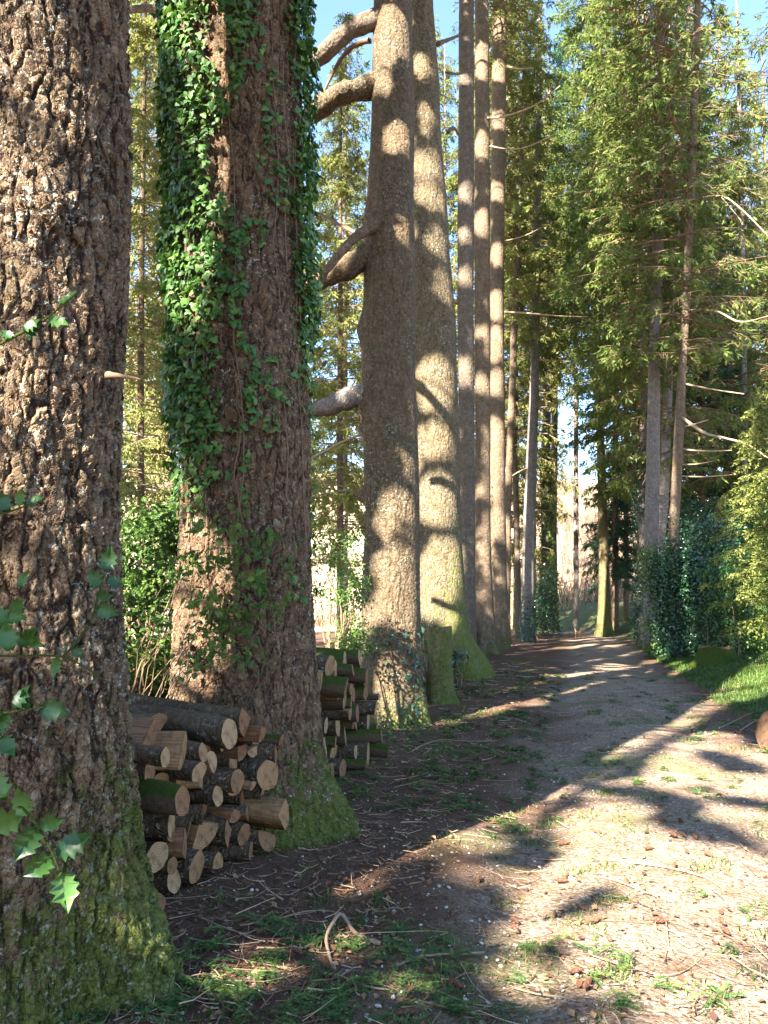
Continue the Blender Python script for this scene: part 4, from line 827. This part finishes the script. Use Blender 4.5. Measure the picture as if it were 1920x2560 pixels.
tag(obj('spruce_sprigs', sprigs(x[ok], y[ok], rng.uniform(.08, .24, ok.sum()), rng).mesh(M['sprig'])), 'green spruce sprigs and moss fallen over the ground', None, None, 'stuff')
# low plants under the trees and scrub
x, y = sample_ground(7000, rng, power=1.0, ymax=26, fov=.5); s1, u1 = su(x, y); cl = snoise(x*.9, y*.9, 75); ok = (s1 < -1.6) & (cl > .1) & near_ok(x, y)
x, y = x[ok], y[ok]; n = len(x); pos = np.stack([x, y, H(x, y)+.02+.06*rng.random(n)], 1)
V, Fq = scatter(IVY_V, IVY_F, pos, basis(unit(np.stack([rng.normal(0, .4, n), rng.normal(-.3, .4, n), np.ones(n)], 1)), rng.uniform(0, 6.28, n)), rng.uniform(.02, .05, n))
tag(obj('ground_cover', mesh_np(V, Fq, rep(rng.random(n), IVY_F), False, (M['ivy'],))), 'low leafy plants beneath the row of trunks', None, None, 'stuff')

# ---- countable sticks on the ground
def stick(label, pts, w0, w1, lift=.012, mat='stick', side=()):
    q = np.array([ground(a, b)+np.array([0, 0, lift+(c[0] if c else 0)]) for a, b, *c in pts]); base = q[0]
    o = obj('fallen_stick', stick_mesh(q-base, w0/2, w1/2, M[mat], 30, 8), None, tuple(base)); tag(o, label, 'stick', 'sticks lying on the ground')
    for sp_ in side:
        qq = np.array([ground(a, b)+np.array([0, 0, lift+(c[0] if c else 0)]) for a, b, *c in sp_])-base; obj('side_twig', stick_mesh(qq, w1*.4, w1*.15, M[mat], 12, 6), o)
stick('pale forked stick bent like a hook in front of the nearest woodpile', [(950, 2365), (905, 2350), (880, 2330), (852, 2312, .04), (830, 2345, .05), (815, 2370, .03), (825, 2400), (840, 2440), (880, 2460), (920, 2475), (975, 2482)], .022, .008, side=[[(815, 2345, .03), (808, 2338, .05)], [(885, 2335), (850, 2340)]])
stick('long grey curved stick lying behind the hooked pale stick', [(600, 2320), (680, 2308), (720, 2296), (770, 2284), (830, 2285), (870, 2300), (910, 2302), (922, 2270)], .008, .004, side=[[(620, 2285), (660, 2302)]])
stick('stout brown stick with a bare cut tip right of the hooked one', [(988, 2424), (1040, 2402), (1100, 2393), (1150, 2392), (1210, 2388)], .013, .011)
stick('small brown stick lying across the end of the hooked one', [(775, 2460), (830, 2455), (885, 2428)], .010, .006)
stick('long thin brown stick running from the woodpile foot to the middle', [(500, 2300), (560, 2325), (640, 2350), (720, 2370)], .010, .005)
stick('long pale stick across the sunlit gravel', [(1525, 2154), (1590, 2162), (1660, 2172), (1720, 2186), (1765, 2200), (1815, 2232)], .016, .008)
stick('reddish stick beside the long pale one on the gravel', [(1480, 2196), (1530, 2204), (1580, 2222), (1640, 2246)], .011, .006)
stick('pale curved twig beside the mossy foot of the ivy clad trunk', [(815, 2040), (840, 2062), (870, 2082), (905, 2110)], .012, .004)
stick('arched bare twig beyond the second woodpile', [(1030, 1885), (1060, 1868), (1100, 1856), (1150, 1858), (1190, 1860), (1230, 1856)], .012, .006, .03)
stick('broken upright twig standing on the bright gravel', [(1665, 2305), (1668, 2330), (1672, 2372)], .009, .003)
stick('dark twig pair crossing the bright gravel', [(1668, 2330), (1710, 2345), (1760, 2370)], .006, .003, side=[[(1672, 2308), (1720, 2325), (1765, 2350)]])
stick('pale stick half buried at the bottom of the gravel', [(1480, 2395), (1540, 2415), (1600, 2430), (1660, 2445), (1720, 2430), (1765, 2390)], .008, .004)
stick('thin stick along the bottom edge near the middle', [(1280, 2475), (1340, 2492), (1400, 2500), (1440, 2510)], .009, .005)
stick('bleached twig beside the path in front of the far trunks', [(1290, 1614), (1320, 1610), (1345, 1606), (1340, 1598, .15)], .05, .03)
stick('thin branch arching over the grass bank near the cut log', [(1798, 1830), (1830, 1815), (1870, 1795), (1915, 1780)], .012, .006, .05)
stick('dead twig lying by the cut log at the path edge', [(1850, 1835), (1880, 1815), (1910, 1800)], .018, .008, .04)
# ---- cones
def cone_mesh(seed):
    rng = np.random.default_rng(seed); k, m = 12, 22; th = np.linspace(0, 2*pi, k, endpoint=False); V = []
    for i in range(m):
        f = i/(m-1); r = .017*math.sin(pi*min(1, f*.93+.07))**.6*(1-.25*f)
        for j, a in enumerate(th):
            sc_ = 1+.22*((i+j) % 2); V.append(((f-.5)*.125, r*sc_*cos(a+.26*i), r*sc_*sin(a+.26*i)))
    idx = np.arange(m*k).reshape(m, k); j = np.roll(np.arange(k), -1); Fq = np.stack([idx[:-1], idx[:-1][:, j], idx[1:][:, j], idx[1:]], -1).reshape(-1, 4)
    return mesh_np(np.array(V), [Fq, np.arange(k)[::-1][None], (np.arange(k)+(m-1)*k)[None]], None, False, (M['cone'],))
CM = [cone_mesh(i) for i in range(3)]
CONES = [(1492, 2087, 'long cone on the shaded side of the gravel, left of the cone cluster'), (1411, 2115, 'big dark cone in the shadow left of the cone cluster'), (1615, 2085, 'upper of the two cones left in the cluster on the gravel'), (1617, 2106, 'lower of the two cones left in the cluster on the gravel'),
         (1680, 2091, 'small cone in the middle of the cluster on the gravel'), (1706, 2093, 'cone just right of the middle of the gravel cluster'), (1737, 2097, 'rightmost cone of the top line in the gravel cluster'), (1716, 2135, 'cone alone between the cluster and the long pale stick'),
         (1769, 2143, 'cone right of the long pale stick in the sun'), (1656, 2058, 'farther cone behind the gravel cluster, left one'), (1702, 2058, 'farther small cone behind the gravel cluster'), (1623, 2128, 'half shaded cone below the left pair of the cluster'), (1686, 2171, 'cone lying against the long pale stick'),
         (1418, 2196, 'cone in the shade left of the reddish stick'), (1401, 2210, 'dark cone beside another left of the reddish stick'), (1450, 2277, 'reddish cone at the edge of the shade below the reddish stick'), (1387, 2293, 'pale round cone on the dark gravel'),
         (1286, 2309, 'upright looking cone among pale stones'), (1486, 2311, 'dark cone at the shadow edge on the gravel'), (1520, 2355, 'small dark round cone by the bright gravel'), (1805, 2313, 'upper of two cones on the brightest gravel'), (1813, 2337, 'lower of two cones on the brightest gravel'),
         (1650, 2311, 'washed out cone on the bright gravel'), (1470, 2470, 'cone in a small sun patch near the bottom'), (1440, 2440, 'largest orange cone in the sun patch near the bottom'), (1199, 2204, 'bright orange cone in the litter before the path'), (1286, 2330, 'cone among the pebbles under the pale stones'),
         (1134, 2469, 'brown cone below the stout stick'), (1016, 2545, 'scaly cone at the bottom edge among dark gravel'), (1132, 2293, 'broken cone above the stout stick'), (741, 2389, 'open brown cone left of the hooked pale stick'), (915, 2110, 'dark open cone near the foot of the ivy clad trunk'),
         (1500, 1880, 'small cone in the shaded middle of the path'), (1560, 1850, 'cone near the border of sun and shade on the path'), (1390, 1930, 'dark cone on the shaded gravel'), (1610, 1845, 'cone beside the shade border on the path'), (1330, 1990, 'cone left of the sun border on the path'), (1240, 2060, 'cone in the grassy litter at the path side')]
for i, (px, py, lab) in enumerate(CONES):
    p = ground(px, py); o = obj('spruce_cone', CM[i % 3], None, (p[0], p[1], p[2]+.022), (R.uniform(0, 6), R.normal(0, .1), R.uniform(0, 3.1)), (R.uniform(.5, .85),)*3); tag(o, lab, 'cone', 'spruce cones on the ground')

# ------------------------------------------------------------------ bare trees and scrub on the hill
def bare_tree(seed, h=9., mat=None):
    rng = np.random.default_rng(seed); polys = []; rads = []
    def grow(p, d, L, r, lev):
        m = 6; pts = [p]; dd = d
        for i in range(m-1):
            dd = unit(dd+rng.normal(0, .13, 3)+np.array([0, 0, .04])); pts.append(pts[-1]+dd*L/(m-1))
        polys.append(pts); rads.append(np.linspace(r, r*.45, m))
        if lev < 3:
            for j in range(rng.integers(4, 7) if lev else 9):
                t_ = rng.uniform(.25, 1); i = min(int(t_*(m-1)), m-2); q_ = pts[i]+(pts[i+1]-pts[i])*(t_*(m-1)-i)
                grow(q_, unit(dd+rng.normal(0, .75, 3)), L*rng.uniform(.35, .6), r*.42, lev+1)
    grow(np.zeros(3), np.array([0, 0, 1.]), h*.7, h*.011, 0)
    V, Fq = tubes(np.array(polys), np.array(rads), 4); k = 5*4
    tr = mesh_np(V[:24], Fq[:k], None, True, (mat,)); cr = mesh_np(V[24:], Fq[k:]-24, None, False, (mat,))
    return tr, cr
M['scrub'] = NT('scrub').surf((.24, .17, .12), .9)
BT = [bare_tree(i, 9, M['scrub']) for i in range(4)]
rng = np.random.default_rng(91); cnt = 0
spots = [(1420+rng.uniform(-60, 110), rng.uniform(64, 120)) for _ in range(34)]+[(rng.uniform(250, 500), rng.uniform(45, 110)) for _ in range(12)]+[(rng.uniform(780, 930), rng.uniform(60, 120)) for _ in range(8)]+[(rng.uniform(1560, 1950), rng.uniform(60, 100)) for _ in range(10)]
for i, (px, D) in enumerate(spots):
    x, y = at(px, D); e = empty('bare_tree', G(x, y), 'thin leafless tree among many on the far brown slope', 'tree', 'leafless trees on the far slope'); tr, cr = BT[i % 4]
    s_ = rng.uniform(.5, 1.15); e.scale = (s_, s_, s_*rng.uniform(.8, 1.1)); e.rotation_euler = (0, 0, rng.uniform(0, 6.28)); obj('trunk', tr, e); obj('crown', cr, e)
# scrub undergrowth mass on hill
n = 26000; y = rng.uniform(60, 150, n); x = y*rng.uniform(-.42, .55, n); h = rng.uniform(.4, 2.2, n); p0 = np.stack([x, y, H(x, y)-.05], 1); d = unit(np.stack([rng.normal(0, .4, n), rng.normal(0, .4, n), np.ones(n)], 1))
A = np.stack([p0, p0+d*h[:, None]*.5, p0+(d+rng.normal(0, .15, (n, 3)))*h[:, None]], 1); V, Fq = tubes(A, np.tile(np.array([.03, .022, .01]), (n, 1)), 3)
tag(obj('hill_scrub', mesh_np(V, Fq, np.repeat(rng.random(n), 6), False, (M['litter_twig'],))), 'leafless brown scrub covering the far slope', None, None, 'stuff')

# ------------------------------------------------------------------ unseen trees and treetop sprays, added and placed to cast the dappled shade
LIT = [  # (px, py, rx, ry, angle deg) sunny patches
 # ground
 (1660, 2300, 360, 330, 0), (1560, 2080, 170, 120, -35), (1800, 2150, 220, 160, 0), (1850, 2420, 200, 220, 0), (1740, 1900, 130, 60, -20), (1880, 1950, 90, 90, 0), (1480, 2010, 110, 45, -30), (1420, 2440, 160, 60, 0), (1200, 1775, 150, 16, -8), (1380, 1722, 150, 14, -9),
 (1440, 1690, 90, 7, -4), (1430, 1618, 160, 4, -2), (1400, 1600, 120, 3, 0), (1540, 1668, 60, 8, 0), (1650, 1660, 50, 12, 0), (1850, 1720, 120, 45, 0), (1720, 1700, 40, 25, 0), (650, 2440, 105, 42, 10), (1150, 2105, 95, 34, 0), (1240, 2030, 75, 28, 0), (1200, 2180, 60, 26, 0), (1030, 2480, 60, 26, 0), (870, 2380, 50, 22, 0), (1340, 2230, 70, 32, 0), (1300, 2330, 60, 30, 0), (960, 2500, 30, 16, 0),
 (1170, 2390, 35, 8, 0), (385, 1650, 110, 150, 0), (850, 1600, 80, 100, 0),
 # trunk one
 (40, 90, 70, 110, 10), (50, 320, 55, 60, 0), (90, 470, 50, 60, 0), (30, 560, 50, 40, 0), (20, 760, 40, 90, 0), (50, 900, 50, 50, -20), (100, 1000, 70, 35, 20), (25, 1180, 50, 60, -20), (70, 1250, 40, 25, 0), (20, 1380, 30, 25, 0), (100, 1560, 40, 35, 0), (120, 880, 30, 80, 0),
 # trunk two
 (520, 80, 60, 90, 0), (600, 30, 50, 40, 0), (560, 330, 55, 70, 0), (600, 430, 45, 70, 0), (580, 540, 40, 45, 30), (520, 640, 35, 60, 0), (480, 720, 30, 60, 0), (560, 1480, 110, 40, 5), (490, 1440, 40, 60, 0), (600, 1540, 40, 25, 0), (640, 1250, 40, 20, 0), (480, 1250, 30, 30, 0),
 # trunk three
 (975, 90, 50, 75, 15), (955, 200, 30, 30, 0), (990, 350, 45, 30, 0), (1010, 590, 30, 28, 0), (1000, 1260, 40, 28, 0), (960, 1310, 30, 40, 0), (985, 1420, 55, 50, 0), (960, 1530, 40, 30, 0), (1030, 1170, 20, 40, 0),
 # trunk four
 (1050, 160, 22, 30, 0), (1065, 300, 14, 40, 0), (1075, 415, 45, 35, 0), (1075, 490, 40, 30, 0), (1100, 600, 30, 30, 0), (1115, 720, 20, 40, 0), (1090, 960, 55, 70, 0), (1095, 1100, 55, 40, 0), (1090, 1250, 60, 70, 0), (1100, 1420, 55, 80, 0), (1075, 1520, 40, 40, 0), (1130, 1560, 20, 25, 0),
 # trunks five to ten
 (1165, 480, 22, 25, 0), (1165, 690, 22, 20, 0), (1160, 930, 24, 35, 0), (1165, 590, 20, 15, 0), (1165, 200, 22, 10, 0),
 (1205, 160, 22, 55, 0), (1205, 360, 22, 35, 0), (1207, 560, 22, 35, 0), (1205, 960, 22, 25, 0), (1205, 830, 20, 12, 0), (1210, 1370, 24, 50, 0), (1210, 1230, 20, 12, 0), (1210, 1480, 22, 20, 0),
 (1247, 70, 25, 30, 0), (1247, 180, 25, 25, 0), (1245, 300, 24, 20, 0), (1243, 480, 24, 20, 0), (1243, 640, 24, 30, 0), (1242, 760, 24, 40, 0), (1240, 860, 24, 45, 0), (1240, 960, 24, 30, 0), (1240, 1150, 26, 100, 0), (1242, 1310, 24, 40, 0), (1245, 1440, 24, 45, 0), (1248, 1540, 22, 20, 0),
 (1275, 1020, 14, 30, 0), (1268, 1160, 12, 60, 0), (1268, 1330, 12, 40, 0), (1292, 1340, 12, 60, 0), (1330, 1000, 12, 80, 0), (1318, 1220, 14, 30, 0), (1320, 1060, 12, 160, 0), (1312, 1350, 12, 60, 0),
]
def litmask(px, py):
    v = np.zeros(len(px), bool); j = 1+.18*snoise(px*.03, py*.03, 81)+.12*snoise(px*.09, py*.09, 82)
    for cx, cy, rx, ry, an in LIT:
        a = radians(an); dx, dy = px-cx, py-cy; X = dx*cos(a)+dy*sin(a); Y = -dx*sin(a)+dy*cos(a)
        v |= (X/rx)**2+(Y/ry)**2 < j*j
    for cx, cy, rx, ry, an in ((1770, 2085, 150, 42, 12), (1455, 2265, 120, 42, -12), (1395, 2390, 70, 60, 0), (1610, 1985, 150, 20, 8), (1500, 2525, 170, 34, 0), (1830, 1905, 110, 22, 15), (1690, 2030, 90, 16, 10), (1350, 2140, 80, 26, 0), (1880, 2000, 90, 18, 8)):
        a = radians(an); dx, dy = px-cx, py-cy; X = dx*cos(a)+dy*sin(a); Y = -dx*sin(a)+dy*cos(a); v &= (X/rx)**2+(Y/ry)**2 > j*j
    hole = snoise(px*.022, py*.035, 83) > .7                        # darker dapples inside the sunny gravel
    return v & ~(hole & (py > 1800) & (px > 1250))
SA = unit(np.cross(S, [0, 0, 1.])); SB = np.cross(S, SA); CELL = .09; OFF = np.array([40., 40.]); NG = 1100
lit_n = np.zeros((NG, NG)); shd_n = np.zeros((NG, NG))
def mark(pts, isl):
    a = ((pts@SA+OFF[0])/CELL).astype(int); b = ((pts@SB+OFF[1])/CELL).astype(int); ok = (a > 1) & (a < NG-2) & (b > 1) & (b < NG-2)
    a, b, isl = a[ok], b[ok], isl[ok]; np.add.at(lit_n, (a[isl], b[isl]), 1); np.add.at(shd_n, (a[~isl], b[~isl]), 1)
rng = np.random.default_rng(5)
# ground receivers
px = rng.uniform(-100, 2020, 260000); py = 1535+(2600-1535)*rng.random(260000)**1.6; a_ = (px-960)/F; b_ = (1280-py)/F; tD = -CZ/(sp+b_*cp); gp = np.stack([a_*tD, (cp-b_*sp)*tD, 0*tD], 1)
# hidden from the sun by a row trunk first? those cells belong to the trunk
def hits_trunk(p, skip=None):
    h = np.zeros(len(p), bool)
    for k_ in ['t%d' % i for i in range(1, 11)]:
        if k_ == skip: continue
        b = TR[k_]['base']; v = p[:, :2]-b[:2]; sd = unit(-S[:2][None])[0]; al = v@sd; d = np.abs(v[:, 0]*sd[1]-v[:, 1]*sd[0]); h |= (al > 0) & (d < TR[k_]['r'][2])
    return h
ok = (tD > 0) & (gp[:, 1] < 60) & ~hits_trunk(gp); mark(gp[ok], litmask(px[ok], py[ok]))
tp = []; tl = []
for k_ in ['t%d' % i for i in list(range(1, 13))+[17, 19]]:
    T = TR[k_]; n = 9000; z = rng.uniform(0, min(T['top'], 1.6+T['D']*.95), n); th = rng.uniform(-pi, 0, n); r = np.interp(z, T['zz'], T['r']); c = np.interp(z, T['zz'], T['cx'])
    p = np.stack([T['base'][0]+c+r*np.cos(th), T['base'][1]+r*np.sin(th), T['base'][2]+z], 1); nrm = np.stack([np.cos(th), np.sin(th), 0*th], 1)
    f = (nrm@S > .05) & ~hits_trunk(p, k_); p = p[f]; x_, y_, _d = project(p); tp.append(p); tl.append(litmask(x_, y_))
tp = np.concatenate(tp); tl = np.concatenate(tl); mark(tp, tl)
ltk = lit_n.copy()*0; _l = lit_n.copy(); lit_n[:] = 0; _w = tl & (tp[:, 1] < 6.8) & (tp[:, 0] < -.3); mark(tp[_w], tl[_w]); ltk = lit_n.copy(); lit_n[:] = _l+2*ltk
# grow the lit raster a little so that boughs do not spill into it
for (x0, x1, y0, y1, D_) in ((288, 462, 1010, 1720, 8.3), (288, 450, 1200, 1700, 6.4), (780, 900, 1150, 1640, 9.3), (1750, 1925, 1050, 1640, 21), (1840, 1925, 750, 1500, 17), (1352, 1378, 1180, 1480, 50), (1630, 1655, 1400, 1640, 25.2), (1380, 1500, 1200, 1545, 90), (288, 455, 150, 1000, 17), (785, 905, 250, 1120, 34), (1270, 1500, 0, 1000, 45), (1450, 1920, 0, 1100, 35)):
    X_ = rng.uniform(x0, x1, 9000); Y_ = rng.uniform(y0, y1, 9000); a_ = (X_-960)/F; b_ = (1280-Y_)/F; t_ = D_/(cp-b_*sp); w_ = np.stack([a_*t_, 0*t_+D_, CZ+(sp+b_*cp)*t_], 1)
    w_k = ~hits_trunk(w_); w_, X_, Y_ = w_[w_k], X_[w_k], Y_[w_k]
    for _q in range(4 if y1 < 1000 or D_ < 100 else 1): mark(w_, snoise(X_*.02, Y_*.02, 88) > (-.45 if D_ < 15 else (-9 if x1 < 910 else 0.0)))
lit_r = lit_n > shd_n*1.0; shd_r = shd_n > 0
L3 = lit_r & (ltk > 0); L3 = lit_r | np.roll(L3, 1, 0) | np.roll(L3, -1, 0) | np.roll(L3, 1, 1) | np.roll(L3, -1, 1)
sh = shd_r & ~L3
A_, B_ = np.nonzero(sh); reps = 7
A_ = np.repeat(A_, reps)+rng.uniform(-.5, .5, len(A_)*reps); B_ = np.repeat(B_, reps)+rng.uniform(-.5, .5, len(B_)*reps)
base2 = (A_*CELL-OFF[0])[:, None]*SA+(B_*CELL-OFF[1])[:, None]*SB
best = np.full(len(A_), np.nan)
CT = [(-2.8, -2.5, 23), (-3.0, -7.2, 24), (-2.7, -12, 25), (-5.5, -4.5, 24), (-6.5, -10, 25), (-5.0, -16, 26), (-8.5, -15, 26), (-3.0, -18, 25), (-9.5, -5., 24), (-9., 1.5, 24), (-6.5, .5, 23), (-12, -10, 26), (-13, -1, 25), (-7, -22, 28), (-12, -19, 28), (1.5, -9, 24), (-16, -7, 26)]   # (s,u,height) unseen shade trees added behind and beside the camera
axes = [('c%d' % i, np.array(xy(s, u))) for i, (s, u, h) in enumerate(CT)]+[(k_, TR[k_]['base'][:2]) for k_ in ('t1', 't2', 't3', 't4', 't5', 't6', 't7', 't9', 't10')]
for i in range(len(CT)):                                # stand each trunk where its own shadow misses the sunny patches
    bestc = None
    for _ in range(80):
        q_ = axes[i][1]+rng.uniform(-1.9, 1.9, 2)*(_ > 0); z_ = np.arange(0, CT[i][2], .08); pp_ = np.concatenate([np.stack([q_[0]+0*z_, q_[1]+0*z_, z_], 1)+SA*w_ for w_ in (-.3, -.15, 0, .15, .3)])
        ia = ((pp_@SA+OFF[0])/CELL).astype(int); ib = ((pp_@SB+OFF[1])/CELL).astype(int); g_ = (ia > 0) & (ia < NG) & (ib > 0) & (ib < NG)
        c_ = lit_r[ia[g_], ib[g_]].sum()+(1e5 if q_[1] > -1.0 and q_[0] > -5 else 0)
        if bestc is None or c_ < bestc[0]: bestc = (c_, q_)
    axes[i] = (axes[i][0], bestc[1])
AX = np.array([a[1] for a in axes])
bestz = np.full(len(A_), -1.); bestk = np.zeros(len(A_), int); bestd = np.full(len(A_), 9e9)
for tr_ in range(10):
    z = rng.uniform(6.5, 19 if tr_ < 6 else 36, len(A_)); tt = (z-base2[:, 2])/S[2]; p = base2+S[None]*tt[:, None]
    X, Y, Dp = project(p); infr = (Dp > 0) & (X > -260) & (X < 2180) & (Y > -260) & (Y < 2700)
    dk = np.hypot(p[:, None, 0]-AX[None, :, 0], p[:, None, 1]-AX[None, :, 1]); kk = dk.argmin(1); dm = dk.min(1)+np.where(infr, 1e6, 0)
    up = dm < bestd; bestd[up] = dm[up]; bestz[up] = z[up]; bestk[up] = kk[up]
ok = bestd < 9.5
print('placed', ok.mean(), 'inframe', (bestd > 1e5).mean())
P3 = base2+S[None]*((bestz-base2[:, 2])/S[2])[:, None]; P3 = P3[ok]; K3 = bestk[ok]
SHADE = []
for i, (s, u, hh) in enumerate(CT):
    x, y = axes[i][1]; TRk = 'c%d' % i; zz = np.linspace(-.3, hh, 30); r = np.interp(zz, [0, hh], [.36, .06]); V, Fq = tubes(np.stack([0*zz, 0*zz, zz], 1)[None], r[None], 14)
    e = empty('conifer_tree', G(x, y), 'unseen tall conifer added behind the photographer to cast dappled shade', 'tree', 'added shade conifers behind the viewpoint'); obj('trunk', mesh_np(V, Fq, None, True, (M['bark_plain'],)), e); TREES[TRk] = e
for ki, (key, axp) in enumerate(axes):
    q = P3[K3 == ki]
    if len(q) < 3: continue
    base = np.array(TREES[key].location); k = 3; Q = np.repeat(q, k, 0)-base+rng.normal(0, .06, (len(q)*k, 3)); n = len(Q)
    out = unit(Q*np.array([1, 1, 0])); dd = unit(out*.6+rng.normal(0, .6, (n, 3))); side = unit(np.cross(dd, rng.normal(0, 1, (n, 3))+S*1.5))
    LL_ = rng.uniform(.14, .30, n); keep = np.ones(n, bool)
    for f_ in (0., .25, .5, .75, 1.):
        w_ = Q+dd*(LL_*f_)[:, None]+base; keep &= ~L3[np.clip(((w_@SA+OFF[0])/CELL).astype(int), 0, NG-1), np.clip(((w_@SB+OFF[1])/CELL).astype(int), 0, NG-1)]
    Q, dd, side, LL_ = Q[keep], dd[keep], side[keep], LL_[keep]; n = len(Q)
    V, Fq = diamonds(Q, dd, side, LL_, rng.uniform(.020, .036, n)); obj('crown', mesh_np(V, Fq, rng.random(n), False, (M['spruce'],)), TREES[key])  # added out-of-frame sprays, arranged so their shadows fall outside the sunny patches
    # limbs carrying those sprays
    m = min(26, len(q)); sel = q[rng.choice(len(q), m, replace=False)]-base; st = sel*np.array([0, 0, 1])+np.array([0, 0, -.25]); st[:, 2] -= .15*np.hypot(sel[:, 0], sel[:, 1])
    A = np.stack([st, st*.5+sel*.5+np.array([0, 0, .1]), sel], 1); V, Fq = tubes(A, np.tile(np.array([.045, .03, .008]), (m, 1)), 5); obj('branches', mesh_np(V, Fq, None, True, (M['twig'],)), TREES[key])
print('shade sprays', len(P3), 'lit cells', lit_r.sum(), 'shade', sh.sum())
